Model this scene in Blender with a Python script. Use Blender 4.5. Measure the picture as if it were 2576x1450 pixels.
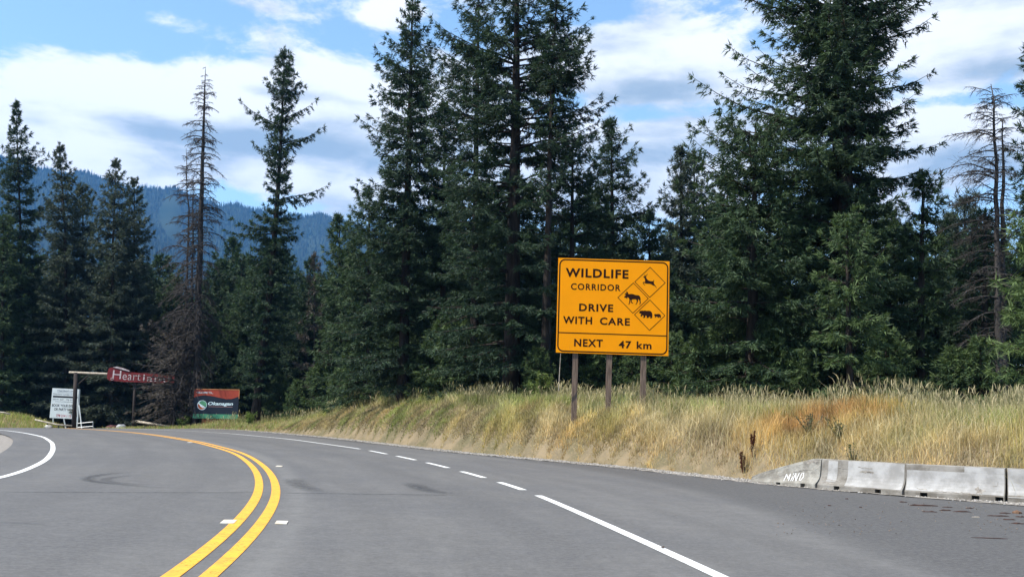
import bpy, bmesh, math, random
import numpy as np
from mathutils import Vector, Matrix

S = bpy.context.scene
for o in list(bpy.data.objects): bpy.data.objects.remove(o)
COL = S.collection
rng = np.random.default_rng(7)
random.seed(7)
R = math.radians

# ------------------------------------------------------------------ camera
# The photograph is described on a 2575 x 1450 sheet; these turn a spot of that sheet into a ray of the real camera.
F, YH, ROLL, HCAM = 2575.0, 1055.0, R(1.6), 1.4
PITCH = math.atan((YH - 725) / F)
_right0 = np.array([1, 0, 0.]); _up0 = np.array([0, -math.sin(PITCH), math.cos(PITCH)]); _fwd = np.array([0, math.cos(PITCH), math.sin(PITCH)])
_right = math.cos(ROLL) * _right0 + math.sin(ROLL) * _up0
_up = -math.sin(ROLL) * _right0 + math.cos(ROLL) * _up0
CAM = np.array([0, 0, HCAM])
cam_d = bpy.data.cameras.new('camera'); cam = bpy.data.objects.new('camera', cam_d); COL.objects.link(cam)
cam_d.sensor_width = 36; cam_d.lens = 36.0 * F / 2575.0; cam_d.clip_start = 0.1; cam_d.clip_end = 30000
M = Matrix.Identity(4)
for i in range(3):
    M[i][0] = _right[i]; M[i][1] = _up[i]; M[i][2] = -_fwd[i]; M[i][3] = CAM[i]
cam.matrix_world = M
S.camera = cam
def ray(x, y):
    d = _right * (x - 1287.5) - _up * (y - 725) + _fwd * F
    return d / np.linalg.norm(d)
def at(x, y, Y):
    d = ray(x, y); return CAM + d * (Y / d[1])
def gnd(x, y, z=0.0):
    d = ray(x, y); return CAM + d * ((z - HCAM) / d[2])
def colx(x, z, Y):            # the point of depth Y and height z that stands under sheet column x
    y = 1000.0
    for _ in range(6):
        p = at(x, y, Y); y -= (z - p[2]) * F / Y
    return at(x, y, Y)

# ------------------------------------------------------------------ light, sky, exposure
SUN_EL, SUN_AZ = R(56), math.atan2(-0.90, -0.43)      # azimuth measured from +Y towards +X
to_sun = Vector((math.sin(SUN_AZ) * math.cos(SUN_EL), math.cos(SUN_AZ) * math.cos(SUN_EL), math.sin(SUN_EL)))
sd = bpy.data.lights.new('sun', 'SUN'); sd.energy = 4.9; sd.angle = R(0.6); sd.color = (1.0, 0.955, 0.88)
sun = bpy.data.objects.new('sun', sd); COL.objects.link(sun)
sun.rotation_euler = (-to_sun).to_track_quat('-Z', 'Y').to_euler(); sun.location = (-30, -10, 60)

S.view_settings.view_transform = 'Standard'; S.view_settings.look = 'None'
S.view_settings.exposure = 0.88; S.view_settings.gamma = 1.0; S.view_settings.use_curve_mapping = False

class NT:
    def __init__(s, tree): s.t = tree; s.t.nodes.clear()
    def n(s, typ, **kw):
        nd = s.t.nodes.new(typ)
        for k, v in kw.items(): setattr(nd, k, v)
        return nd
    def link(s, a, b): s.t.links.new(a, b)
    def val(s, sock, v):
        if hasattr(v, 'is_output') or isinstance(v, bpy.types.NodeSocket): s.link(v, sock)
        else: sock.default_value = v
    def m(s, op, a, b=None, c=None, clamp=False):
        nd = s.n('ShaderNodeMath', operation=op, use_clamp=clamp)
        for i, v in enumerate((a, b, c)):
            if v is not None: s.val(nd.inputs[i], v)
        return nd.outputs[0]
    def ss(s, x, a, b, lo=0.0, hi=1.0):
        nd = s.n('ShaderNodeMapRange', interpolation_type='SMOOTHSTEP')
        s.val(nd.inputs[0], x); nd.inputs[1].default_value = a; nd.inputs[2].default_value = b
        nd.inputs[3].default_value = lo; nd.inputs[4].default_value = hi
        return nd.outputs[0]
    def mix(s, f, a, b, blend='MIX'):
        nd = s.n('ShaderNodeMix', data_type='RGBA', blend_type=blend)
        s.val(nd.inputs[0], f); s.val(nd.inputs[6], a if not isinstance(a, tuple) else a + (1,) * (4 - len(a)))
        s.val(nd.inputs[7], b if not isinstance(b, tuple) else b + (1,) * (4 - len(b)))
        return nd.outputs[2]
    def noise(s, vec, scale, detail=4, rough=0.55, dist=0.0, dims='3D'):
        nd = s.n('ShaderNodeTexNoise', noise_dimensions=dims)
        if vec is not None: s.link(vec, nd.inputs['Vector'])
        nd.inputs['Scale'].default_value = scale; nd.inputs['Detail'].default_value = detail
        nd.inputs['Roughness'].default_value = rough; nd.inputs['Distortion'].default_value = dist
        return nd.outputs[0]
    def scale(s, vec, v):
        nd = s.n('ShaderNodeVectorMath', operation='MULTIPLY'); s.link(vec, nd.inputs[0]); nd.inputs[1].default_value = v
        return nd.outputs[0]

W = bpy.data.worlds.new('World'); S.world = W; W.use_nodes = True
w = NT(W.node_tree)
wout = w.n('ShaderNodeOutputWorld'); bg = w.n('ShaderNodeBackground'); w.link(bg.outputs[0], wout.inputs[0])
sky = w.n('ShaderNodeTexSky', sky_type='NISHITA'); sky.sun_disc = False
sky.sun_elevation = SUN_EL; sky.sun_rotation = SUN_AZ; sky.altitude = 1000; sky.air_density = 1.0; sky.dust_density = 0.3; sky.ozone_density = 1.5
bg.inputs[1].default_value = 0.12
geo = w.n('ShaderNodeTexCoord')
sep = w.n('ShaderNodeSeparateXYZ'); w.link(geo.outputs['Generated'], sep.inputs[0])
dx, dy, dz = sep.outputs
AZ = w.m('ARCTAN2', dx, dy); EL = w.m('ARCSINE', dz)
comb = w.n('ShaderNodeCombineXYZ'); w.link(dx, comb.inputs[0]); w.link(dy, comb.inputs[1]); w.link(w.m('MULTIPLY', dz, 2.3), comb.inputs[2])
comb2 = w.n('ShaderNodeCombineXYZ'); w.link(dx, comb2.inputs[0]); w.link(dy, comb2.inputs[1]); w.link(w.m('MULTIPLY', w.m('ADD', dz, 0.022), 2.3), comb2.inputs[2])
n1 = w.noise(comb.outputs[0], 5.2, 10, 0.62, 0.3)
n2 = w.noise(comb2.outputs[0], 5.2, 4, 0.5, 0.25)
nb = w.noise(w.scale(comb.outputs[0], (1, 1, 2.2)), 4.5, 8, 0.6, 0.3)
def az_el(x, y):
    d = ray(x, y); return math.atan2(d[0], d[1]), math.asin(d[2])
def blobs(lst):
    tot = None
    for (x, y, sx, sy, wt) in lst:
        a, e = az_el(x, y); sa, se = sx / F, sy / F
        q = w.m('ADD', w.m('POWER', w.m('MULTIPLY', w.m('SUBTRACT', AZ, a), 1 / sa), 2.0), w.m('POWER', w.m('MULTIPLY', w.m('SUBTRACT', EL, e), 1 / se), 2.0))
        g = w.m('MULTIPLY', w.m('EXPONENT', w.m('MULTIPLY', q, -1.0)), wt)
        tot = g if tot is None else w.m('ADD', tot, g)
    return tot
# cloud masses (where they stand in the sky) and clear gaps
cl = blobs([(520, 240, 520, 110, .27), (150, 320, 330, 100, .22), (1000, 290, 260, 110, .2), (520, 420, 480, 55, .22), (960, 470, 330, 70, .18), (560, 350, 520, 60, .12),
            (1640, 160, 230, 100, .34), (1700, 100, 120, 50, .16), (1750, 370, 190, 65, .32), (2480, 80, 340, 115, .38), (2200, 60, 200, 80, .2), (2390, 330, 170, 110, .36), (1560, 470, 200, 60, .2), (960, 20, 60, 45, .22), (430, 60, 90, 35, .16),
            (1700, 480, 260, 60, .2), (640, 8, 90, 16, .12),
            (120, 30, 330, 70, -.22), (720, 60, 280, 36, -.06), (560, 55, 260, 30, .06), (1150, 80, 160, 70, -.2), (1490, 20, 130, 50, -.28), (2470, 255, 180, 30, -.22), (1640, 285, 140, 35, -.22)])
gr = blobs([(600, 355, 380, 46, .8), (80, 300, 120, 40, .3), (850, 250, 160, 16, .35), (700, 230, 120, 18, .25), (2500, 180, 260, 40, .75), (1620, 225, 220, 34, .55), (2400, 430, 200, 60, .25), (900, 300, 120, 24, .2), (300, 480, 300, 40, -.3), (960, 530, 320, 40, .35), (400, 220, 420, 80, -.4)])
n3 = w.noise(comb.outputs[0], 17.0, 8, 0.6, 0.4)
dens = w.m('ADD', w.m('ADD', n1, w.m('MULTIPLY', w.m('SUBTRACT', n3, 0.5), 0.34)), cl)
alpha = w.ss(dens, 0.485, 0.635)
shade = w.m('ADD', w.m('ADD', w.m('MULTIPLY', w.m('SUBTRACT', 0.5, n3), 0.9), w.m('ADD', w.m('MULTIPLY', w.m('SUBTRACT', n2, 0.5), 2.0), w.m('MULTIPLY', w.m('SUBTRACT', nb, 0.5), 1.4))), gr)
shade = w.ss(shade, -0.2, 0.7)
ccol = w.mix(shade, (6.0, 6.05, 6.1), (2.1, 2.6, 3.05))
skyc = w.mix(1.0, sky.outputs[0], (1.35, 1.38, 1.25), 'MULTIPLY')
final = w.mix(w.m('MULTIPLY', alpha, 0.97), skyc, ccol)
w.link(final, bg.inputs[0])

W.cycles.sampling_method = 'MANUAL'; W.cycles.sample_map_resolution = 512
S.cycles.use_denoising = True
try: S.cycles.denoiser = 'OPENIMAGEDENOISE'
except Exception: pass
S.cycles.max_bounces = 6; S.cycles.diffuse_bounces = 3; S.cycles.glossy_bounces = 2; S.cycles.transmission_bounces = 3
S.cycles.transparent_max_bounces = 8; S.cycles.volume_bounces = 0; S.cycles.sample_clamp_indirect = 8

# ------------------------------------------------------------------ building helpers
def link(o, parent=None):
    COL.objects.link(o)
    if parent is not None: o.parent = parent
    return o
def tag(o, label=None, cat=None, group=None, kind=None):
    if label: o['label'] = label
    if cat: o['category'] = cat
    if group: o['group'] = group
    if kind: o['kind'] = kind
    return o
def empty(name, loc, label, cat, group=None):
    o = bpy.data.objects.new(name, None); o.location = [float(v) for v in loc]; o.empty_display_size = 0.3; link(o); tag(o, label, cat, group); return o
def np_mesh(name, V, tris=None, quads=None, col=None, smooth=False, attrs=None):
    V = np.asarray(V, np.float32).reshape(-1, 3)
    me = bpy.data.meshes.new(name)
    me.vertices.add(len(V)); me.vertices.foreach_set('co', V.ravel())
    loops = []; starts = []; n = 0
    if tris is not None and len(tris):
        t = np.asarray(tris, np.int32).reshape(-1, 3); loops.append(t.ravel()); starts.append(n + 3 * np.arange(len(t))); n += 3 * len(t)
    if quads is not None and len(quads):
        q = np.asarray(quads, np.int32).reshape(-1, 4); loops.append(q.ravel()); starts.append(n + 4 * np.arange(len(q))); n += 4 * len(q)
    L = np.concatenate(loops).astype(np.int32); st = np.concatenate(starts).astype(np.int32)
    me.loops.add(len(L)); me.loops.foreach_set('vertex_index', L)
    me.polygons.add(len(st)); me.polygons.foreach_set('loop_start', st)
    me.update(calc_edges=True)
    me.polygons.foreach_set('use_smooth', np.full(len(st), bool(smooth)))
    if col is not None:
        a = me.attributes.new('col', 'FLOAT_COLOR', 'POINT')
        c = np.ones((len(V), 4), np.float32); c[:, :3] = col; a.data.foreach_set('color', c.ravel())
    for k, v in (attrs or {}).items():
        a = me.attributes.new(k, 'FLOAT', 'POINT'); a.data.foreach_set('value', np.asarray(v, np.float32).ravel())
    return me
def mobj(name, me, mat, parent=None, loc=None):
    o = bpy.data.objects.new(name, me)
    if mat is not None: me.materials.append(mat)
    if loc is not None: o.location = [float(v) for v in loc]
    return link(o, parent)
class MB:
    """collects tubes, boxes and prisms of ONE part"""
    def __init__(s): s.V = []; s.Q = []; s.T = []; s.n = 0
    def add(s, V, Q=(), T=()):
        V = np.asarray(V, float).reshape(-1, 3); s.V.append(V)
        if len(Q): s.Q.append(np.asarray(Q).reshape(-1, 4) + s.n)
        if len(T): s.T.append(np.asarray(T).reshape(-1, 3) + s.n)
        s.n += len(V); return s
    def tube(s, P, rad, k=6, caps=True):
        P = np.asarray(P, float); n = len(P); rad = np.broadcast_to(np.asarray(rad, float), (n,))
        T = np.gradient(P, axis=0); T /= np.linalg.norm(T, axis=1)[:, None] + 1e-9
        ref = np.array([0, 0, 1.]) if abs(T[:, 2]).mean() < 0.85 else np.array([1., 0, 0])
        U = np.cross(T, ref); U /= np.linalg.norm(U, axis=1)[:, None] + 1e-9; Wv = np.cross(T, U)
        a = np.arange(k) * 2 * np.pi / k
        V = P[:, None] + rad[:, None, None] * (np.cos(a)[None, :, None] * U[:, None] + np.sin(a)[None, :, None] * Wv[:, None])
        i = np.arange(n - 1)[:, None] * k; j = np.arange(k)[None]; j2 = (j + 1) % k
        Q = np.stack([i + j, i + j2, i + k + j2, i + k + j], -1).reshape(-1, 4)
        T3 = []
        if caps:
            for t in range(1, k - 1): T3.append([0, t + 1, t]); T3.append([(n - 1) * k, (n - 1) * k + t, (n - 1) * k + t + 1])
        return s.add(V.reshape(-1, 3), Q, T3)
    def box(s, o, ax, ay, az):      # corner o and three edge vectors
        o, ax, ay, az = [np.asarray(v, float) for v in (o, ax, ay, az)]
        V = [o, o + ax, o + ax + ay, o + ay]; V += [v + az for v in V]
        return s.add(V, [[0, 3, 2, 1], [4, 5, 6, 7], [0, 1, 5, 4], [1, 2, 6, 5], [2, 3, 7, 6], [3, 0, 4, 7]])
    def build(s, name, mat, parent=None, loc=None, smooth=False, col=None, attrs=None):
        V = np.concatenate(s.V)
        if loc is not None: V = V - np.asarray(loc, float)
        me = np_mesh(name, V, np.concatenate(s.T) if s.T else None, np.concatenate(s.Q) if s.Q else None, col, smooth, attrs)
        return mobj(name, me, mat, parent, loc if parent is None else None)
def prism(name, pts2, origin, u, v, nrm, th, mat, parent, base=None):
    """a flat plate cut to the outline pts2 (u, v metres), th thick along nrm"""
    base = np.zeros(3) if base is None else base
    bm = bmesh.new(); A = [bm.verts.new([float(c) for c in origin + u * a + v * b - base]) for a, b in pts2]
    f = bm.faces.new(A); bmesh.ops.recalc_face_normals(bm, faces=[f])
    r = bmesh.ops.extrude_face_region(bm, geom=[f]); vs = [g for g in r['geom'] if isinstance(g, bmesh.types.BMVert)]
    bmesh.ops.translate(bm, verts=vs, vec=[float(c) for c in nrm * th])
    bmesh.ops.triangulate(bm, faces=bm.faces[:]); bmesh.ops.recalc_face_normals(bm, faces=bm.faces[:])
    me = bpy.data.meshes.new(name); bm.to_mesh(me); bm.free()
    return mobj(name, me, mat, parent)
def text_mesh(body, bold=0.0, shear=0.0, space=1.0):
    cu = bpy.data.curves.new('t', 'FONT'); cu.body = body; cu.size = 1; cu.offset = bold; cu.shear = shear; cu.space_character = space
    cu.resolution_u = 3; cu.fill_mode = 'FRONT'; cu.dimensions = '2D'
    o = bpy.data.objects.new('t', cu); COL.objects.link(o); bpy.context.view_layer.update()
    me = bpy.data.meshes.new_from_object(o.evaluated_get(bpy.context.evaluated_depsgraph_get()))
    bpy.data.objects.remove(o); bpy.data.curves.remove(cu)
    return me
def lettering(name, body, rect, origin, u, v, nrm, mat, parent, base, bold=0.0, shear=0.0, space=1.0, lift=0.004):
    """text fitted to rect = (u0, v0, u1, v1) of a board, v downwards"""
    me = text_mesh(body, bold, shear, space)
    co = np.empty(len(me.vertices) * 3, np.float32); me.vertices.foreach_get('co', co); co = co.reshape(-1, 3)
    mn, mx = co.min(0), co.max(0)
    a = (co[:, 0] - mn[0]) / (mx[0] - mn[0]); b = (mx[1] - co[:, 1]) / (mx[1] - mn[1])
    P = origin + np.outer(rect[0] + a * (rect[2] - rect[0]), u) + np.outer(rect[1] + b * (rect[3] - rect[1]), v) + nrm * lift - base
    me.vertices.foreach_set('co', P.astype(np.float32).ravel()); me.update(); me.name = name
    return mobj(name, me, mat, parent)

# ------------------------------------------------------------------ materials
def mat(name, col, rough=0.8, var=0.0, vscale=3.0, col2=None, metallic=0.0, spec=0.3, bump=0.0, bscale=20.0, stretch=None, detail=5):
    m = bpy.data.materials.new(name); m.use_nodes = True; t = NT(m.node_tree)
    out = t.n('ShaderNodeOutputMaterial'); b = t.n('ShaderNodeBsdfPrincipled'); t.link(b.outputs[0], out.inputs[0])
    b.inputs['Roughness'].default_value = rough; b.inputs['Metallic'].default_value = metallic; b.inputs['Specular IOR Level'].default_value = spec
    tc = t.n('ShaderNodeTexCoord').outputs['Object']
    if stretch: tc = t.scale(tc, stretch)
    if var or col2:
        nz = t.noise(tc, vscale, detail, 0.6)
        c2 = col2 or tuple(c * (1 - var) for c in col)
        t.link(t.mix(t.ss(nz, 0.35, 0.65), col, c2), b.inputs['Base Color'])
    else: b.inputs['Base Color'].default_value = col + (1,)
    if bump:
        bp = t.n('ShaderNodeBump'); bp.inputs['Strength'].default_value = bump; bp.inputs['Distance'].default_value = 0.02
        t.link(t.noise(tc, bscale, 6, 0.6), bp.inputs['Height']); t.link(bp.outputs[0], b.inputs['Normal'])
    return m
def leaf_mat(name, trans=0.35, tint=(1, 1, 1), rough=0.65):
    """colour from the 'col' attribute, some light passing through"""
    m = bpy.data.materials.new(name); m.use_nodes = True; t = NT(m.node_tree)
    out = t.n('ShaderNodeOutputMaterial')
    at_ = t.n('ShaderNodeAttribute', attribute_name='col').outputs['Color']
    c = t.mix(1.0, at_, tint, 'MULTIPLY')
    d = t.n('ShaderNodeBsdfPrincipled'); t.link(c, d.inputs['Base Color']); d.inputs['Roughness'].default_value = rough; d.inputs['Specular IOR Level'].default_value = 0.25
    tr = t.n('ShaderNodeBsdfTranslucent'); t.link(t.mix(1.0, c, (1.15, 1.2, 0.8), 'MULTIPLY'), tr.inputs[0])
    mx = t.n('ShaderNodeMixShader'); mx.inputs[0].default_value = trans; t.link(d.outputs[0], mx.inputs[1]); t.link(tr.outputs[0], mx.inputs[2])
    t.link(mx.outputs[0], out.inputs[0]); return m
needles = leaf_mat('needles', 0.22)
blade = leaf_mat('grass_blade', 0.38)
bark = mat('bark', (0.048, 0.038, 0.032), 0.95, col2=(0.02, 0.017, 0.015), vscale=6, stretch=(1, 1, 0.2), bump=0.6, bscale=14, spec=0.1)
deadwood = mat('dead_wood', (0.062, 0.055, 0.051), 0.9, col2=(0.030, 0.027, 0.025), vscale=4, stretch=(1, 1, 0.25), spec=0.1)
greywood = mat('weathered_wood', (0.42, 0.37, 0.30), 0.9, col2=(0.26, 0.22, 0.17), vscale=5, stretch=(1, 1, 1), spec=0.1)
postwood = mat('treated_post', (0.18, 0.13, 0.098), 0.9, col2=(0.09, 0.064, 0.05), vscale=9, stretch=(3, 3, 0.25), bump=0.3, spec=0.1)

def asphalt():
    m = bpy.data.materials.new('asphalt'); m.use_nodes = True; t = NT(m.node_tree)
    out = t.n('ShaderNodeOutputMaterial'); b = t.n('ShaderNodeBsdfPrincipled'); t.link(b.outputs[0], out.inputs[0])
    b.inputs['Roughness'].default_value = 0.85; b.inputs['Specular IOR Level'].default_value = 0.25
    tc = t.n('ShaderNodeTexCoord').outputs['Object']
    lat = t.n('ShaderNodeAttribute', attribute_name='lat').outputs['Fac']
    seam = t.n('ShaderNodeAttribute', attribute_name='seam').outputs['Fac']
    lng = t.n('ShaderNodeAttribute', attribute_name='lng').outputs['Fac']
    cv = t.n('ShaderNodeCombineXYZ'); t.link(lat, cv.inputs[0]); t.link(t.m('MULTIPLY', lng, 0.09), cv.inputs[1])
    streak = t.noise(cv.outputs[0], 1.5, 5, 0.6)
    big = t.noise(tc, 0.22, 4, 0.55)
    fine = t.noise(tc, 13, 6, 0.85)
    grain = t.noise(tc, 48, 4, 0.85)
    c = t.mix(t.ss(streak, 0.3, 0.7), (0.088, 0.084, 0.080), (0.118, 0.113, 0.107))
    c = t.mix(t.m('MULTIPLY', t.ss(big, 0.4, 0.62), 0.6), c, (0.075, 0.074, 0.076))
    # worn pale strip beside the centre line, dark older shoulder pavement, pale dusty seam between
    def bump1(x, c0, wd): return t.m('EXPONENT', t.m('MULTIPLY', t.m('POWER', t.m('MULTIPLY', t.m('SUBTRACT', x, c0), 1 / wd), 2.0), -1.0))
    wob = t.m('ADD', lat, t.m('MULTIPLY', t.m('SUBTRACT', streak, 0.5), 0.35))
    c = t.mix(t.m('MULTIPLY', bump1(wob, 0.52, 0.2), 0.5), c, (0.17, 0.165, 0.155))
    c = t.mix(t.m('MULTIPLY', bump1(wob, 1.0, 0.22), 0.35), c, (0.07, 0.07, 0.073))
    c = t.mix(t.m('MULTIPLY', bump1(wob, 3.4, 0.45), 0.45), c, (0.062, 0.06, 0.06))
    c = t.mix(t.m('MULTIPLY', bump1(wob, -1.3, 0.4), 0.4), c, (0.062, 0.06, 0.06))
    c = t.mix(t.m('MULTIPLY', bump1(wob, -3.1, 0.4), 0.4), c, (0.062, 0.06, 0.06))
    sw = t.m('ADD', seam, t.m('MULTIPLY', t.m('SUBTRACT', streak, 0.5), 0.5))
    c = t.mix(t.m('MULTIPLY', t.ss(sw, -0.45, 0.6), 0.82), c, (0.046, 0.044, 0.043))
    c = t.mix(t.m('MULTIPLY', bump1(sw, -0.3, 0.16), 0.14), c, (0.17, 0.162, 0.15))
    mott = t.noise(tc, 2.6, 9, 0.78); c = t.mix(t.m('MULTIPLY', t.ss(mott, 0.42, 0.66), 0.4), c, (0.058, 0.056, 0.056)); c = t.mix(t.m('MULTIPLY', t.ss(mott, 0.5, 0.3), 0.3), c, (0.15, 0.145, 0.137))
    sp = t.ss(fine, 0.35, 0.7)
    c = t.mix(t.m('MULTIPLY', sp, 0.5), c, (0.18, 0.174, 0.165))
    c = t.mix(t.m('MULTIPLY', t.ss(grain, 0.5, 0.7), 0.6), c, (0.04, 0.039, 0.04))
    t.link(c, b.inputs['Base Color'])
    bp = t.n('ShaderNodeBump'); bp.inputs['Strength'].default_value = 0.35; bp.inputs['Distance'].default_value = 0.008
    t.link(grain, bp.inputs['Height']); t.link(bp.outputs[0], b.inputs['Normal'])
    return m
def paint_mat(name, col, col2):
    """road paint with worn-through chips"""
    m = bpy.data.materials.new(name); m.use_nodes = True; t = NT(m.node_tree); out = t.n('ShaderNodeOutputMaterial'); b = t.n('ShaderNodeBsdfPrincipled'); b.inputs['Roughness'].default_value = 0.65
    tc = t.n('ShaderNodeTexCoord').outputs['Object']
    t.link(t.mix(t.ss(t.noise(tc, 5, 8, 0.7), 0.38, 0.7), col, col2), b.inputs['Base Color'])
    tr = t.n('ShaderNodeBsdfTransparent'); mx = t.n('ShaderNodeMixShader')
    chip = t.m('MULTIPLY', t.ss(t.noise(tc, 24, 7, 0.85), 0.53, 0.62), t.ss(t.noise(tc, 1.6, 5, 0.65), 0.38, 0.66, 0.15, 0.95))
    t.link(chip, mx.inputs[0]); t.link(b.outputs[0], mx.inputs[1]); t.link(tr.outputs[0], mx.inputs[2]); t.link(mx.outputs[0], out.inputs[0]); return m
def mark_mat(name, col):
    """rubber and tar left on the road, thinning out by the 'fade' attribute"""
    m = bpy.data.materials.new(name); m.use_nodes = True; t = NT(m.node_tree)
    out = t.n('ShaderNodeOutputMaterial'); b = t.n('ShaderNodeBsdfPrincipled'); b.inputs['Base Color'].default_value = col + (1,); b.inputs['Roughness'].default_value = 0.8
    tr = t.n('ShaderNodeBsdfTransparent'); mx = t.n('ShaderNodeMixShader')
    fade = t.n('ShaderNodeAttribute', attribute_name='fade').outputs['Fac']
    nz = t.noise(t.n('ShaderNodeTexCoord').outputs['Object'], 9, 5, 0.7)
    t.link(t.m('MULTIPLY', fade, t.ss(nz, 0.25, 0.7)), mx.inputs[0]); t.link(tr.outputs[0], mx.inputs[1]); t.link(b.outputs[0], mx.inputs[2]); t.link(mx.outputs[0], out.inputs[0])
    return m

white_paint = paint_mat('road_white', (0.76, 0.76, 0.73), (0.55, 0.54, 0.51)); yellow_paint = paint_mat('road_yellow', (0.78, 0.37, 0.02), (0.58, 0.26, 0.03))

# ------------------------------------------------------------------ terrain and road
def resample(P, step):
    P = np.asarray(P, float); d = np.r_[0, np.cumsum(np.linalg.norm(np.diff(P, axis=0), axis=1))]
    n = max(2, int(d[-1] / step) + 1); t = np.linspace(0, d[-1], n)
    return np.stack([np.interp(t, d, P[:, i]) for i in range(P.shape[1])], -1)
def smooth(P, k=3, it=2):
    P = P.copy()
    for _ in range(it):
        Q = P.copy()
        for i in range(1, len(P) - 1):
            a, b = max(0, i - k), min(len(P), i + k + 1); m_ = min(i - a, b - 1 - i); Q[i] = P[i - m_:i + m_ + 1].mean(0)
        P = Q
    return P
def line_px(pts, pre=(), post=(), step=0.5, k=3, it=2):
    P = [list(p) for p in pre] + [list(gnd(x, y)[:2]) for x, y in pts] + [list(p) for p in post]
    return smooth(resample(P, step), k, it)
outer = line_px([(2550, 1265), (2290, 1248), (2050, 1229), (1885, 1211), (1700, 1190), (1545, 1173), (1335, 1154), (1146, 1137), (957, 1115), (825, 1100), (676, 1087), (600, 1081)],
                pre=[(24, -9), (17.5, 8), (13.2, 16.0)], post=[(-27.5, 84), (-34, 86), (-46, 88), (-70, 86)], k=4)
white_in = line_px([(0, 1204), (70, 1180), (118, 1156), (134, 1131), (132, 1113), (110, 1098), (60, 1087.5), (0, 1080)],
                   pre=[(-6.9, -9), (-7.4, 2), (-8.4, 9)], post=[(-40, 66), (-55, 67), (-70, 66)], k=3)
centre = line_px([(483, 1450), (565, 1383), (619, 1328), (662, 1272), (677, 1234), (667, 1192), (644, 1166), (610, 1143), (577, 1131), (498, 1110.5), (393, 1093.3), (315, 1085), (236, 1079.5)],
                 pre=[(-1.6, -9), (-2.0, 2)], post=[(-33, 73), (-45, 76), (-70, 76)], k=4)
white_out = line_px([(1815, 1450), (1600, 1352), (1358, 1245.5), (1292, 1222), (1192, 1193), (1102, 1169), (1023, 1151), (953, 1137), (910, 1128.5), (730, 1103.5), (579, 1089.5), (498, 1084.3), (393, 1080)],
                    pre=[(3.6, -9), (3.0, 2)], post=[(-33, 76), (-45, 79.5), (-70, 80)], k=4)
def offs(P, d):
    T = np.gradient(P, axis=0); T /= np.linalg.norm(T, axis=1)[:, None]; return P + np.stack([T[:, 1], -T[:, 0]], -1) * d     # right of travel
inner = smooth(offs(white_in, -1.35), 6, 3)
def sdist(P, line):
    """signed distance to a line (positive right of travel) and the station along it"""
    P = np.asarray(P, float); out = np.full(len(P), 1e9); sg = np.zeros(len(P)); st = np.zeros(len(P))
    A = line[:-1]; B = line[1:]; L = np.linalg.norm(B - A, axis=1); cum = np.r_[0, np.cumsum(L)]
    for i in range(len(A)):
        d = (B[i] - A[i]) / max(L[i], 1e-9); r = P - A[i]; t = np.clip(r @ d, 0, L[i]); q = r - t[:, None] * d
        D = (q ** 2).sum(1); m_ = D < out
        out[m_] = D[m_]; sg[m_] = np.sign(d[1] * r[m_, 0] - d[0] * r[m_, 1]); st[m_] = cum[i] + t[m_]
    return np.sqrt(out) * sg, st
def sstep(x, a, b):
    t = np.clip((x - a) / (b - a), 0, 1); return t * t * (3 - 2 * t)
def road_z(P):
    P = np.asarray(P, float)
    d = (-13 * (P[:, 0] + 33.0) + 6 * (P[:, 1] - 64)) / 14.3           # beyond the crest the road falls away to the left
    return -0.05 * np.maximum(0, d) * sstep(d, 0, 3) * (np.abs(P[:, 0]) < 200)
_ph = rng.uniform(0, 6.28, (40, 2)); _fr = rng.normal(0, 1, (40, 2))
def lump(P, wl):
    P = np.asarray(P, float) / wl * 3.0; s = np.zeros(len(P))
    for i in range(14): s += np.sin(P[:, 0] * _fr[i, 0] + P[:, 1] * _fr[i, 1] + _ph[i, 0])
    return s / 5
outer_c = outer[::2]; inner_c = inner[::2]
def terrain(P):
    P = np.asarray(P, float); X, Y = P[:, 0], P[:, 1]
    so, _ = sdist(P, outer_c); si, _ = sdist(P, inner_c)
    rz = road_z(P)
    H = np.interp(X, [-40, -27, -22, -17, -13, -11, -8, -1.5, 3, 8, 12, 30], [0.2, 0.3, 0.5, 0.85, 1.45, 2.1, 2.5, 2.4, 2.15, 1.85, 1.65, 1.6])
    bank = H * (1 - np.exp(-np.maximum(0, so - 0.6) / 1.35)) * sstep(so, 0.55, 1.3)
    bank += sstep(so, 0.8, 3) * (0.10 * lump(P, 4) + 0.05 * lump(P, 1.3)) * np.clip(H, 0.1, 1)
    p = at(2125, 960, 31.0); bank += 0.45 * np.exp(-((X - p[0]) / 1.6) ** 2 - ((Y - p[1]) / 1.5) ** 2)
    bank += 1.45 * np.exp(-((X + 44.5) / 3.6) ** 2 - ((Y - 92) / 2.4) ** 2) * (so > 0)
    left = sstep(-si, 0.5, 4) * 0.25 * (1 + 0.3 * lump(P, 3))
    far = np.hypot(X, Y - 40); fall = np.where(far > 150, -np.minimum(3.0, (far - 150) * 0.01), 0)
    on_road = (so < 0.3) & (si > -0.3)
    z = np.where(on_road, rz - 0.05, np.where(so >= 0.3, np.maximum(rz, -4) - 0.05 + bank, rz - 0.05 + left))
    return z + fall
def tz(x, y): return float(terrain([[x, y]])[0])

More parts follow.
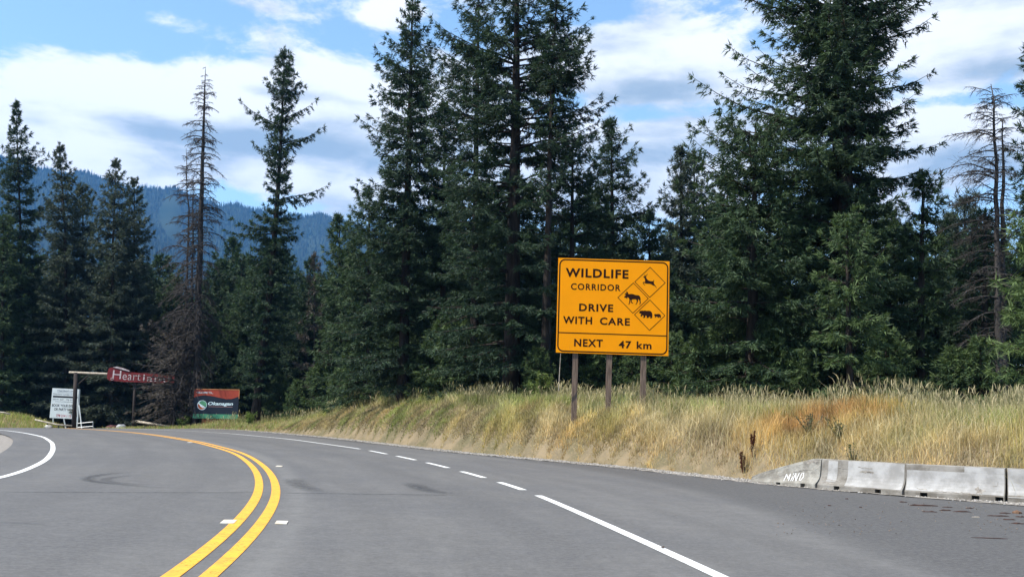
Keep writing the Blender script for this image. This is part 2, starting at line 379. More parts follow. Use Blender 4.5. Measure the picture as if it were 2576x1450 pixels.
def axis(lo, hi, st, far, g=1.32):
    a = list(np.arange(lo, hi + 1e-6, st)); d = st
    while a[-1] < far: d *= g; a.append(a[-1] + d)
    d = st; b = []
    x = lo
    while x > -far: d *= g; x -= d; b.append(x)
    return np.array(b[::-1] + a)
gx = axis(-54, 34, 0.5, 5500); gy = axis(6, 104, 0.5, 5500)
GX, GY = np.meshgrid(gx, gy); GP = np.stack([GX.ravel(), GY.ravel()], -1)
GZ = terrain(GP); so_g, st_g = sdist(GP, outer_c)
nx, ny = len(gx), len(gy); ii = np.arange(ny - 1)[:, None] * nx + np.arange(nx - 1)[None]
quads = np.stack([ii, ii + 1, ii + nx + 1, ii + nx], -1).reshape(-1, 4)
gm = bpy.data.materials.new('ground_soil'); gm.use_nodes = True; t = NT(gm.node_tree)
out = t.n('ShaderNodeOutputMaterial'); b = t.n('ShaderNodeBsdfPrincipled'); t.link(b.outputs[0], out.inputs[0]); b.inputs['Roughness'].default_value = 0.95; b.inputs['Specular IOR Level'].default_value = 0.1
tc = t.n('ShaderNodeTexCoord').outputs['Object']; sA = t.n('ShaderNodeAttribute', attribute_name='edge').outputs['Fac']
c = t.mix(t.ss(t.noise(tc, 1.1, 6, 0.65), 0.35, 0.65), (0.21, 0.162, 0.10), (0.13, 0.105, 0.066))
c = t.mix(t.ss(t.noise(tc, 0.5, 5, 0.6), 0.45, 0.65), c, (0.10, 0.088, 0.048))
c = t.mix(t.ss(t.noise(tc, 14, 5, 0.7), 0.45, 0.7), c, (0.2, 0.155, 0.09))
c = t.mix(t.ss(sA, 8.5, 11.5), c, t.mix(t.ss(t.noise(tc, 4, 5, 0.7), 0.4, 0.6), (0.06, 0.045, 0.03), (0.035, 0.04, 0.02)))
t.link(c, b.inputs['Base Color'])
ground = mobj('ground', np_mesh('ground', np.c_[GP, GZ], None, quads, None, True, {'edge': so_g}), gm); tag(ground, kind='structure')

# road sheet
NS, NL = 240, 44
oi = resample(outer, 0.5); oi = oi[np.linspace(0, len(oi) - 1, NS).astype(int)]
iw = resample(inner, 0.5)
# pair each outer station with the inner station lying across the road
So = np.linspace(0, 1, NS)
in_i = iw[np.clip((np.interp(So, [0, .16, .34, .5, .64, .74, .84, 1], [0, .15, .27, .36, .47, .58, .74, 1]) * (len(iw) - 1)).astype(int), 0, len(iw) - 1)]
in_i = smooth(in_i, 3, 2)
tl = np.linspace(0, 1, NL)
RP = (in_i[:, None] * (1 - tl)[None, :, None] + oi[:, None] * tl[None, :, None]).reshape(-1, 2)
lat, lng = sdist(RP, centre)
seam_line = line_px([(2330, 1450), (2050, 1330), (1900, 1275), (1700, 1222), (1500, 1185), (1330, 1160), (1140, 1139)], pre=[(8.5, -9), (7.0, 4)], post=[])
seam, _ = sdist(RP, seam_line)
ii = np.arange(NS - 1)[:, None] * NL + np.arange(NL - 1)[None]
rq = np.stack([ii, ii + NL, ii + NL + 1, ii + 1], -1).reshape(-1, 4)
road = mobj('road', np_mesh('road', np.c_[RP, road_z(RP)], None, rq, None, True, {'lat': lat, 'lng': lng, 'seam': seam}), asphalt()); tag(road, kind='structure')

def ribbon(name, line, off, width, m_, parent, z=0.006, fade=None):
    a = offs(line, off - width / 2); b2 = offs(line, off + width / 2); n = len(line)
    V = np.empty((2 * n, 3)); V[0::2, :2] = a; V[1::2, :2] = b2; V[:, 2] = road_z(V[:, :2]) + z
    i = np.arange(n - 1) * 2; Q = np.stack([i, i + 1, i + 3, i + 2], -1)
    at_ = None if fade is None else {'fade': np.repeat(fade, 2)}
    return mobj(name, np_mesh(name, V, None, Q, None, False, at_), m_, parent)
def cut(line, pa, pb):
    """the stretch of a line between two sheet spots"""
    fine = resample(line, 0.08); a = gnd(*pa)[:2]; b2 = gnd(*pb)[:2]
    i = np.argmin(((fine - a) ** 2).sum(1)); j = np.argmin(((fine - b2) ** 2).sum(1)); return fine[min(i, j):max(i, j) + 1]
cf = smooth(resample(centre, 0.2), 4, 2)
for off in (-0.155, 0.155):
    o = ribbon('centre_stripe', cf, off, 0.155, yellow_paint, road)
o = ribbon('edge_stripe', smooth(resample(white_in, 0.2), 4, 2), 0, 0.15, white_paint, road)
far_part = smooth(resample(white_out, 0.2), 3, 1)
near = cut(white_out, (1358, 1245.5), (1815, 1450)); near = np.vstack([resample([(3.6, -9), (3.0, 2), near[0]], 0.3)[:-1], near])
ribbon('edge_stripe', near, 0, 0.15, white_paint, road)
i0 = np.argmin(((far_part - gnd(910, 1128.5)[:2]) ** 2).sum(1)); ribbon('edge_stripe', far_part[i0:], 0, 0.15, white_paint, road)
for a, b_, c_, d_ in [(1256, 1212, 1328.6, 1231.5), (1158.8, 1184.7, 1226.5, 1201), (1072.6, 1162.7, 1132, 1176), (997, 1146, 1050, 1156), (927, 1132.5, 979, 1141)]:
    ribbon('lane_dash', cut(white_out, (a, b_), (c_, d_)), 0, 0.16, white_paint, road)
marker_m = mat('pavement_marker', (0.62, 0.58, 0.50), 0.6, col2=(0.5, 0.42, 0.3), vscale=8)
for (x, y, wd, ln) in [(575, 1312, .17, .42), (708, 1314, .15, .36), (702, 1172, .16, .5), (478, 1112, .2, .6)]:
    g = gnd(x, y)[:2]; ang = 0.12
    u2 = np.array([1, .03]); v2 = np.array([-.15, 1]); mb = MB()
    mb.box(np.r_[g - u2 * wd / 2 - v2 * ln / 2, 0.002], np.r_[u2 * wd, 0], np.r_[v2 * ln, 0], [0, 0, 0.010]); mb.build('pavement_marker', marker_m, road)
rub = mark_mat('tyre_rubber', (0.03, 0.03, 0.032)); tar = mark_mat('tar_joint', (0.028, 0.026, 0.026))
def mark(name, pts, width, m_, a=0.5, z=0.005, ends=0.3):
    L = smooth(resample([gnd(x, y)[:2] for x, y in pts], 0.12), 4, 2); n = len(L); t_ = np.linspace(0, 1, n)
    f = a * np.clip(np.minimum(t_, 1 - t_) / ends, 0, 1) if ends else np.full(n, a)
    k = 5; W5 = np.linspace(-.5, .5, k); prof = np.array([0, .7, 1, .7, 0])
    V = np.concatenate([np.c_[offs(L, q * width), np.full(n, z)] for q in W5]); fd = np.concatenate([f * p for p in prof])
    Q = [[j * n + i, j * n + i + 1, (j + 1) * n + i + 1, (j + 1) * n + i] for j in range(k - 1) for i in range(n - 1)]
    return mobj(name, np_mesh(name, V, None, Q, None, False, {'fade': fd}), m_, road)
mark('tar_joint', [(0, 1237), (400, 1238), (690, 1238)], 0.10, tar, .95, ends=.05)
mark('tar_joint', [(706, 1239), (950, 1242), (1150, 1245)], 0.10, tar, 1.0, ends=.06)
mark('tyre_mark', [(738, 1200), (745, 1216), (775, 1230), (830, 1240)], 0.55, rub, .55)
mark('tyre_mark', [(1030, 1212), (1050, 1224), (1085, 1236), (1155, 1245)], 0.55, rub, .6)
mark('tyre_mark', [(360, 1186), (280, 1189), (225, 1198), (215, 1207), (250, 1213), (340, 1221), (430, 1228)], 0.35, rub, .6)
mark('tyre_mark', [(370, 1193), (300, 1197), (262, 1203), (262, 1210), (310, 1216), (420, 1221)], 0.3, rub, .45)
mark('tyre_mark', [(40, 1101), (90, 1104), (150, 1107)], 0.4, rub, .5)
mark('tyre_mark', [(0, 1313), (60, 1316), (120, 1318)], 0.2, rub, .4)

# gravel shoulder and its stones
gravel = mat('gravel', (0.30, 0.27, 0.235), 0.95, col2=(0.16, 0.143, 0.125), vscale=22, bump=0.8, bscale=40)
def verge(name, line, a, b2):
    P = resample(line, 0.4); n = len(P); cols = np.linspace(a, b2, 5); V = []
    for c_ in cols:
        q = offs(P, c_) + rng.normal(0, 0.03, (n, 2)); V.append(np.c_[q, road_z(q) + 0.012 + rng.normal(0, 0.006, n) - 0.05 * (c_ == cols[-1 if b2 > 0 else 0])])
    V = np.concatenate(V); Q = [[j * n + i, (j + 1) * n + i, (j + 1) * n + i + 1, j * n + i + 1] for j in range(4) for i in range(n - 1)]
    o = mobj(name, np_mesh(name, V, None, Q, None, True), gravel); tag(o, kind='structure'); return o
verge('gravel_shoulder', outer, -0.32, 0.98)
verge('gravel_verge', inner, -7.0, 0.1)
oct_v = np.array([[1, 0, 0], [-1, 0, 0], [0, 1, 0], [0, -1, 0], [0, 0, 1], [0, 0, -1.]]); oct_f = np.array([[0, 2, 4], [2, 1, 4], [1, 3, 4], [3, 0, 4], [2, 0, 5], [1, 2, 5], [3, 1, 5], [0, 3, 5]])
def stones(name, P, size, cols, m_, lift=0.0):
    n = len(P); s = size * rng.uniform(.5, 1.4, (n, 1, 3)) * np.array([1, 1, .7])
    V = oct_v[None] * s * rng.uniform(.7, 1.3, (n, 6, 1)); a = rng.uniform(0, 6.28, n); ca, sa = np.cos(a)[:, None], np.sin(a)[:, None]
    V = np.stack([V[..., 0] * ca - V[..., 1] * sa, V[..., 0] * sa + V[..., 1] * ca, V[..., 2]], -1) + P[:, None]
    Tt = (oct_f[None] + 6 * np.arange(n)[:, None, None]).reshape(-1, 3)
    me = np_mesh(name, V.reshape(-1, 3), Tt, None, np.repeat(cols, 6, 0)); return mobj(name, me, m_)
stone_m = leaf_mat('stone', 0.0, rough=0.9)
q = resample(outer, 0.1); q = q[(q[:, 1] > 16) & (q[:, 1] < 84)]; idx = rng.integers(0, len(q), 9000); oq = offs(q, 0.0)
T_ = np.gradient(q, axis=0); T_ /= np.linalg.norm(T_, axis=1)[:, None]; Nn = np.stack([T_[:, 1], -T_[:, 0]], -1)
off_ = rng.normal(0.22, 0.28, 9000); off_ = np.where(off_ < -0.5, 0.2, off_); pp = q[idx] + Nn[idx] * off_[:, None]
g_ = rng.uniform(.12, .36, (9000, 1)) * np.array([1, .92, .82])
o = stones('shoulder_stones', np.c_[pp, road_z(pp) + 0.015], 0.03, g_, stone_m); tag(o, 'loose grey gravel stones along the outer road edge', 'gravel', kind='stuff')
# ------------------------------------------------------------------ far mountain
ridge_px = [(-700, 330), (-450, 345), (-200, 372), (0, 398), (178, 436), (249, 448), (330, 468), (451, 482), (533, 505), (639, 530), (781, 545), (852, 553), (1000, 575), (1250, 640), (1600, 760), (2100, 900), (2700, 1010)]
raz, rel = zip(*[az_el(*p) for p in ridge_px])
NA, NR = 260, 46
azs = np.linspace(raz[0], raz[-1], NA); RD = 4000.0
elr = np.interp(azs, raz, rel)
ridge_h = HCAM + RD * np.tan(elr) + 9 * np.sin(azs * 90) + 6 * np.sin(azs * 230 + 1)
rr = np.r_[np.linspace(1100, RD, NR - 8), np.linspace(RD + 90, RD + 1500, 8)]
def hill_z(i_az, r):
    tt = np.clip((r - 1100) / (RD - 1100), 0, 1); base = -4 + ridge_h[i_az] * (0.42 * tt + 0.58 * tt ** 1.7)
    fold = 55 * np.sin(azs[i_az] * 34 + r / 620) * np.sin(azs[i_az] * 13 + r / 900) * np.sin(np.pi * tt)
    return np.where(r <= RD, base + fold, ridge_h[i_az] - (r - RD) * 0.32)
IA, IR = np.meshgrid(np.arange(NA), rr, indexing='ij'); HZ = hill_z(IA, IR)
HV = np.stack([np.sin(azs)[:, None] * IR / np.cos(0), np.cos(azs)[:, None] * IR, HZ], -1).reshape(-1, 3)
ii = np.arange(NA - 1)[:, None] * len(rr) + np.arange(len(rr) - 1)[None]
hq = np.stack([ii, ii + len(rr), ii + len(rr) + 1, ii + 1], -1).reshape(-1, 4)
hill_m = mat('hillside', (0.012, 0.024, 0.017), 0.95, col2=(0.026, 0.038, 0.026), vscale=0.003, spec=0.05, detail=8)
o = mobj('hill', np_mesh('hill', HV, None, hq, None, True), hill_m); tag(o, kind='structure')
nT = 20000
fa = rng.uniform(0, 1, nT); az_t = np.interp(fa, [0, 1], [az_el(-260, 500)[0], az_el(1000, 500)[0]]); r_t = RD - (rng.uniform(0, 1, nT) ** 1.5) * 2300
nr = 700; az_t[:nr] = rng.uniform(az_el(-200, 400)[0], az_el(950, 550)[0], nr); r_t[:nr] = RD + rng.uniform(-25, 8, nr)
clump = np.sin(az_t * 60) + np.sin(az_t * 143 + 1) + np.sin(r_t / 240.0 + az_t * 30)
keep = (clump > -1.7) | (np.arange(nT) < nr)
az_t, r_t = az_t[keep], r_t[keep]; nT = len(az_t)
fi = np.clip((az_t - azs[0]) / (azs[1] - azs[0]), 0, NA - 2); i0_ = fi.astype(int)
z0 = hill_z(i0_, r_t) * (1 - (fi - i0_)) + hill_z(i0_ + 1, r_t) * (fi - i0_)
base = np.stack([np.sin(az_t) * r_t, np.cos(az_t) * r_t, z0 - 2], -1)
h_t = rng.uniform(11, 22, nT); h_t[:nr] *= 1.15; w_t = h_t * rng.uniform(.14, .24, nT); w_t[:nr] *= .6
bare = az_t[:nr] ; bb = (az_t > az_el(320, 460)[0]) & (az_t < az_el(640, 520)[0]) & (np.arange(nT) < nr); w_t[bb] *= 0.45
a0 = rng.uniform(0, 6.28, nT); V = np.empty((nT, 4, 3))
for k in range(3): V[:, k] = base + np.stack([np.cos(a0 + k * 2.094) * w_t, np.sin(a0 + k * 2.094) * w_t, 0 * w_t], -1)
V[:, 3] = base + np.stack([0 * h_t, 0 * h_t, h_t], -1)
Tt = (np.array([[0, 1, 3], [1, 2, 3], [2, 0, 3]])[None] + 4 * np.arange(nT)[:, None, None]).reshape(-1, 3)
fc = np.array([0.016, 0.028, 0.018]) * rng.uniform(.6, 1.4, (nT, 1))
o = mobj('mountain_forest', np_mesh('mountain_forest', V.reshape(-1, 3), Tt, None, np.repeat(fc, 4, 0)), leaf_mat('far_needles', 0.0)); tag(o, 'dark conifer forest covering the distant blue mountainside', 'forest', kind='stuff')

# ------------------------------------------------------------------ trees
def clumps_mesh(P, D, size, col, fan=5, spread=0.55, width=0.27):
    """each clump is a little fan of pointed sprigs"""
    n = len(P); D = D / (np.linalg.norm(D, axis=1)[:, None] + 1e-9)
    dirs = D[:, None] + rng.normal(0, spread, (n, fan, 3)); dirs /= np.linalg.norm(dirs, axis=2)[..., None]
    side = np.cross(dirs, rng.normal(0, 1, (n, fan, 3))); side /= np.linalg.norm(side, axis=2)[..., None] + 1e-9
    L = size[:, None, None] * rng.uniform(.65, 1.2, (n, fan, 1)); wd = L * width
    b0 = P[:, None] + rng.normal(0, .16, (n, fan, 3)) * size[:, None, None]
    V = np.stack([b0 - side * wd * .5, b0 + side * wd * .5, b0 + dirs * L], 2).reshape(-1, 3)
    T3 = np.arange(n * fan * 3).reshape(-1, 3)
    c = np.repeat(np.clip(col[:, None] * rng.uniform(.75, 1.25, (n, fan, 1)), 0, 1).reshape(-1, 3), 3, 0)
    return V, T3, c
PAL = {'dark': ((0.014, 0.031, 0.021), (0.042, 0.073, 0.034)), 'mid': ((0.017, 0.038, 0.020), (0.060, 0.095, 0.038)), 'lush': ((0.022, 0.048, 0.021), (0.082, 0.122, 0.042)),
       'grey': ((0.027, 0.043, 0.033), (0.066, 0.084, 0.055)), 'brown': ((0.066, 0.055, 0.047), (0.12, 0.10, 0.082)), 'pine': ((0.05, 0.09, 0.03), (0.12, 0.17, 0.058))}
def grow(trunk, prof, pal='dark', per_m=8.0, inner_bare=0.22, clump=0.24, step=0.13, crown_from=None, fan=5, droop=1.0, extra=(), gaps=0.12, dead_frac=0.0, dense=1.0, rbase=0.24, long_needles=False):
    """trunk: (n,3) points from base to top in metres; prof: (z, left, right) radii.  Returns trunk, limb and crown geometry"""
    trunk = np.asarray(trunk, float); zt = trunk[:, 2]; H = zt[-1] - zt[0]
    tp = resample(trunk, H / 16); tz_ = tp[:, 2]
    fr = (tz_ - zt[0]) / H; rad = rbase * (1 - fr) ** 0.8 + 0.012; rad[0] *= 1.3
    TB = MB(); TB.tube(tp, rad, 8)
    pz, pl, pr = [np.array(a, float) for a in zip(*sorted(prof))]
    z0 = max(pz[0], zt[0] + 0.3) if crown_from is None else crown_from
    LB = MB(); CP, CD, CS, CC = [], [], [], []
    lo, hi = [np.array(c) for c in PAL[pal]]
    n = int((zt[-1] - z0) * per_m * 1.45); sp_ = 10.0 / (per_m * 1.45); wz = np.arange(z0, zt[-1] - .1, sp_); wz = wz + rng.normal(0, .12, len(wz)) * sp_; spec = [(min(z + rng.normal(0, .13) * sp_, zt[-1] - .05), None, None) for z in wz for _ in range(10)]
    spec += [(z, a, L) for z, a, L in extra]
    whorl = rng.uniform(0, 6.28)
    for bi, (z, az, L) in enumerate(spec):
        h = (z - zt[0]) / H
        forced = az is not None
        if az is None: az = whorl + bi * 2.39996 + rng.normal(0, .5)
        if L is None:
            l, r = np.interp(z, pz, pl), np.interp(z, pz, pr); Rm = (l + r) / 2 + (r - l) / 2 * math.cos(az)
            L = Rm * (rng.uniform(.7, 1.22) if rng.random() > gaps else rng.uniform(.3, .62))
        if L < 0.12: L = 0.12
        o = np.array([np.interp(z, zt, trunk[:, i]) for i in range(3)])
        a_ = (0.75 * h ** 2 + 0.05 - 0.12 * (1 - h)) + rng.normal(0, .08); b_ = (0.42 * (1 - h) + 0.12) * droop; c_ = 0.34
        tt = np.linspace(0, 1, 7); hd = np.array([math.cos(az), math.sin(az)])
        wob = np.cumsum(rng.normal(0, .03, 7)) * L; sd_ = np.array([-hd[1], hd[0]])
        B = np.c_[o[0] + hd[0] * L * tt + sd_[0] * wob, o[1] + hd[1] * L * tt + sd_[1] * wob, o[2] + L * (a_ * tt - b_ * tt ** 2 + c_ * tt ** 3)]
        if L > 0.5: LB.tube(B, np.linspace(0.014 + 0.011 * L, 0.006, 7), 4, False)
        dead = rng.random() < dead_frac and not forced
        ns = int((L * 8 + 4) * dense); ts = rng.uniform(inner_bare * .6 if L > 1 else 0.05, 1.0, ns)
        if dead: ns = int(ns * .45); ts = ts[:ns]
        for side in (-1, 1):
            m_ = ts[(np.arange(ns) % 2) == (side > 0)]
            if not len(m_): continue
            sb = np.stack([np.interp(m_, tt, B[:, i]) for i in range(3)], -1)
            sl = (np.minimum(0.34 * L, 0.95) * (1.08 - m_) + 0.14) * rng.uniform(.6, 1.2, len(m_))
            ang = az + side * np.radians(rng.uniform(28, 75, len(m_)))
            sdv = np.stack([np.cos(ang), np.sin(ang), rng.normal(-0.2 * droop, .13, len(m_))], -1)
            if dead:
                for q0, sl1, d1 in zip(sb, sl, sdv):
                    LB.tube(np.array([q0, q0 + d1 * sl1 * .6 + [0, 0, -.03], q0 + d1 * sl1 * 1.1 + [0, 0, -.12 * sl1]]), [.012, .008, .004], 3, False)
                continue
            kk = np.maximum(1, (sl / step).astype(int)); ix = np.repeat(np.arange(len(sl)), kk); st0 = np.r_[0, np.cumsum(kk)[:-1]]; j = np.arange(len(ix)) - st0[ix]
            u_ = (j + rng.uniform(0, 1, len(ix))) / kk[ix]; d1 = sdv[ix]; q1 = sl[ix]
            CP.append(sb[ix] + d1 * (q1 * u_)[:, None] + np.c_[0 * u_, 0 * u_, -0.22 * droop * q1 * u_ ** 2]); CD.append(d1 + np.array([0, 0, -.2 * droop]))
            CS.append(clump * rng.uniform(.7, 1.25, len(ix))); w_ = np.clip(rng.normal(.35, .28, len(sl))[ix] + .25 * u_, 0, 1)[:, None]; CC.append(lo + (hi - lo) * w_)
        if not dead:    # the tip itself
            k = 3; CP.append(np.repeat(B[-1][None], k, 0)); CD.append(np.repeat((B[-1] - B[-2])[None], k, 0) / (L + .1)); CS.append(clump * rng.uniform(.8, 1.2, k)); CC.append(np.repeat(hi[None] * .9, k, 0))
    # leader
    k = 14; CP.append(trunk[-1] - np.outer(rng.uniform(0, 1, k), [0, 0, .8])); CD.append(np.c_[rng.normal(0, .6, (k, 2)), np.full(k, 1.)]); CS.append(np.full(k, clump * .9)); CC.append(np.repeat(hi[None] * .8, k, 0))
    P, D, s_, C = np.concatenate(CP), np.concatenate(CD), np.concatenate(CS), np.concatenate(CC)
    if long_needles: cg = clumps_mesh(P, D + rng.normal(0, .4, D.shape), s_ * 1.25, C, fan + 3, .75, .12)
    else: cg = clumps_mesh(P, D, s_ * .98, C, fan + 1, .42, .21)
    return TB, LB, cg
def tree_obj(name, base, TB, LB, cg, label, group=None, wood=None, crown_name='crown'):
    root = empty(name, base, label, 'tree', group); base = np.asarray(base, float)
    for nm, mb, m_ in (('trunk', TB, wood or bark), ('branches', LB, wood or bark)):
        if mb is not None and mb.V:
            mb.V = [v - base for v in mb.V]; mb.build(nm, m_, root, smooth=True)
    if cg is not None:
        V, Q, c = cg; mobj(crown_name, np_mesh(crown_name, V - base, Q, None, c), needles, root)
    return root
def trunk_px(path, Y):
    """path: sheet spots from top to base column [(x, y), ..., (xbase, None)]"""
    xb = path[-1][0]; p = colx(xb, 1.0, Y); z = tz(p[0], p[1]); p = colx(xb, z, Y)
    pts = [at(x, y, Y) for x, y in path[:-1]] + [np.array([p[0], p[1], z - 0.15])]
    pts = np.array(pts[::-1]); pts[1:-1, 1] += rng.normal(0, .1, len(pts) - 2) if len(pts) > 2 else 0
    return pts
def prof_px(prof, Y, xref=1287):
    out_ = []
    for y, l, r in prof: out_.append((at(xref, y, Y)[2], l * Y / F, r * Y / F))
    return out_
def fir(label, path, Y, prof, group=None, name='fir_tree', extra=(), **kw):
    tr = trunk_px(path, Y); base = tr[0].copy()
    ex = [(at(path[0][0], y, Y)[2], az, L * Y / F) for y, az, L in extra]
    xm = np.mean([p[0] for p in path])
    TB, LB, cg = grow(tr, prof_px(prof, Y, xm), extra=ex, **kw)
    return tree_obj(name, base, TB, LB, cg, label, group)
def snag(label, path, Y, prof, rbase=0.2, per_m=7, droop=1.0, group=None, twigs=1.0, name='dead_tree', extra=()):
    tr = trunk_px(path, Y); base = tr[0].copy(); zt = tr[:, 2]; H = zt[-1] - zt[0]
    tp = resample(tr, H / 18); fr = (tp[:, 2] - zt[0]) / H; tp[1:-1, :2] += rng.normal(0, .03, (len(tp) - 2, 2))
    TB = MB(); TB.tube(tp, rbase * (1 - fr) ** .75 + .015, 8); LB = MB()
    pp = prof_px(prof, Y, np.mean([p[0] for p in path])); pz, pl, pr = [np.array(a) for a in zip(*sorted(pp))]
    n = int((zt[-1] - pz[0]) * per_m)
    spec = [(z, None, None) for z in np.sort(rng.uniform(max(pz[0], zt[0] + .6), zt[-1] - .05, n))] + [(at(path[0][0], y, Y)[2], a, L * Y / F) for y, a, L in extra]
    for i, (z, az, L) in enumerate(spec):
        h = (z - zt[0]) / H
        if az is None: az = i * 2.39996 + rng.normal(0, .5)
        if L is None:
            l, r = np.interp(z, pz, pl), np.interp(z, pz, pr); L = max(.15, ((l + r) / 2 + (r - l) / 2 * math.cos(az)) * rng.uniform(.45, 1.1))
        o = np.array([np.interp(z, zt, tr[:, k]) for k in range(3)]); hd = np.array([math.cos(az), math.sin(az)]); tt = np.linspace(0, 1, 8)
        a_ = .5 * h + rng.normal(0, .16); b_ = (.95 - .45 * h) * droop
        wob = np.cumsum(rng.normal(0, .035, 8)) * L; sdv = np.array([-hd[1], hd[0]])
        B = np.c_[o[0] + hd[0] * L * tt + sdv[0] * wob, o[1] + hd[1] * L * tt + sdv[1] * wob, o[2] + L * (a_ * tt - b_ * tt ** 2)]
        fk = max(1.0, Y / 55); LB.tube(B, np.linspace(.014 + .009 * L, .007, 8) * fk, 4, False)
        for s_ in range(int((L * 6 + 3) * twigs)):
            t0 = rng.uniform(.2, 1); q0 = np.array([np.interp(t0, tt, B[:, k]) for k in range(3)]); an = az + rng.choice([-1, 1]) * rng.uniform(.4, 1.3)
            l1 = (.3 * L * (1.1 - t0) + .12) * rng.uniform(.6, 1.4); dv = np.array([math.cos(an), math.sin(an), rng.normal(-.35 * droop, .25)])
            p1 = q0 + dv * l1 * .55; LB.tube(np.array([q0, p1, q0 + dv * l1 + [0, 0, -.3 * l1 * droop]]), np.array([.010, .008, .004]) * fk, 3, False)
            if l1 > .25:
                for _ in range(2): LB.tube(np.array([p1, p1 + (dv + rng.normal(0, .6, 3)) * l1 * .4]), np.array([.007, .003]) * fk, 3, False)
    return tree_obj(name, base, TB, LB, None, label, group, wood=deadwood)

PI = math.pi
# left group beyond the road
fir('tall fir at the left edge of the photo with thin pointed top', [(40, 258), (52, 560), (62, None)], 99, [(262, 2, 2), (300, 9, 9), (340, 18, 20), (400, 34, 50), (450, 52, 68), (560, 45, 50), (700, 75, 75), (1040, 85, 80)], pal='dark', per_m=7, clump=.34, step=.2, dense=.85)
fir('short fir cut off by the left edge of the photo, below the tall pointed one', [(8, 540), (5, None)], 96, [(545, 4, 4), (600, 40, 40), (720, 70, 70), (1040, 90, 80)], pal='mid', per_m=8, clump=.34, step=.2, dense=.85)
fir('fir behind the white marquee sign, second pointed top from the left', [(150, 360), (165, 600), (168, None)], 98, [(362, 2, 2), (400, 12, 12), (440, 24, 24), (500, 40, 40), (600, 62, 62), (750, 82, 80), (1040, 92, 85)], pal='grey', per_m=7, clump=.34, step=.2, dense=.85)
fir('lower fir wedged between two taller ones left of the dead snags', [(208, 462), (212, None)], 102, [(465, 4, 4), (520, 30, 30), (650, 55, 50), (1040, 75, 70)], pal='grey', per_m=7, clump=.36, step=.22, dense=.8)
fir('greyish fir with thin crooked top just left of the dead snags', [(293, 396), (284, 600), (280, None)], 97, [(395, 2, 2), (430, 12, 12), (480, 26, 30), (560, 52, 66), (650, 66, 88), (750, 80, 95), (900, 90, 95), (1040, 95, 90)], pal='grey', per_m=7, clump=.34, step=.2, dense=.85, dead_frac=.06)
fir('slim fir rising beside the greyish crooked-topped fir', [(338, 448), (335, None)], 100, [(450, 4, 4), (520, 24, 28), (620, 38, 42), (760, 55, 60), (1040, 70, 70)], pal='grey', per_m=7, clump=.34, step=.2, dense=.8)
snag('tallest bare dead tree with drooping branches left of the orange-topped welcome board', [(517, 168), (503, 600), (490, None)], 89.5, [(170, 3, 3), (215, 24, 24), (300, 46, 48), (350, 60, 50), (470, 70, 62), (600, 85, 58), (760, 120, 62), (1000, 100, 60)], rbase=.38, per_m=9, twigs=1.3)
snag('thin bare dead trunk close on the left of the tallest dead tree', [(468, 372), (474, 560), (458, None)], 91, [(375, 4, 4), (450, 55, 30), (560, 60, 40), (700, 95, 40), (1000, 60, 40)], rbase=.15, per_m=4)
snag('thinnest bare dead trunk between the two other dead ones', [(485, 440), (484, 600), (476, None)], 90.3, [(440, 3, 3), (600, 30, 30), (900, 50, 40)], rbase=.14, per_m=4)
# dead brown fir leaning over the gate sign
tr = trunk_px([(448, 815), (436, None)], 89)
TB, LB, cg = grow(tr, prof_px([(815, 10, 6), (850, 60, 30), (900, 95, 45), (960, 110, 50), (1040, 95, 50)], 89, 420), pal='brown', per_m=16, clump=.26, step=.2, droop=1.5, dead_frac=.68, dense=.7, rbase=.1)
tree_obj('dead_fir', tr[0], TB, LB, cg, 'low dead grey-brown fir covering the end of the red gate sign', wood=deadwood)
fir('tall ragged fir with long uneven limbs standing beside the welcome board', [(716, 120), (707, 330), (700, 480), (682, 700), (640, None)], 86,
    [(122, 3, 3), (150, 16, 18), (190, 32, 32), (240, 40, 42), (290, 32, 30), (400, 36, 34), (470, 30, 34), (540, 40, 44), (600, 66, 56), (700, 78, 62), (800, 70, 58), (900, 52, 52), (990, 36, 50)],
    pal='dark', per_m=8.5, clump=.32, step=.18, rbase=.36, extra=[(318, PI, 112), (322, PI - .5, 85), (362, .05, 108), (368, .3, 95), (300, .1, 85), (505, -.1, 128), (512, .2, 110), (590, PI, 128), (585, PI + .3, 105), (395, PI + .1, 70), (250, 0.2, 55)], gaps=.3)
# middle
fir('small fir right behind the tall ragged fir, at the foot of the mountain', [(853, 540), (856, None)], 84, [(545, 4, 4), (600, 26, 30), (700, 50, 50), (860, 66, 66), (1000, 70, 70)], pal='mid', per_m=8, clump=.36, step=.22, dense=.85)
tr = trunk_px([(790, 640), (792, None)], 86)
TB, LB, cg = grow(tr, prof_px([(640, 4, 4), (720, 22, 22), (850, 40, 40), (1000, 46, 46)], 86, 790), pal='brown', per_m=7, clump=.34, step=.26, dead_frac=.5, dense=.7, rbase=.12)
tree_obj('dying_fir', tr[0], TB, LB, cg, 'thin brownish dying fir between the ragged fir and the central group', wood=deadwood)
fir('bushy fir at the left foot of the central group', [(928, 470), (930, None)], 70, [(475, 4, 4), (540, 45, 45), (620, 70, 60), (740, 105, 90), (900, 120, 110), (990, 125, 110)], pal='mid', per_m=8, clump=.28, step=.17)
fir('pointed fir on the left of the central group, its tip at the top edge', [(1038, -10), (1030, 300), (1012, None)], 62,
    [(-8, 3, 3), (30, 16, 18), (70, 36, 32), (120, 54, 50), (160, 88, 72), (215, 118, 70), (260, 90, 80), (335, 130, 95), (400, 110, 105), (460, 120, 105), (540, 145, 100), (700, 150, 90), (960, 140, 90)], pal='dark', per_m=8.5, clump=.27, step=.155, rbase=.34)
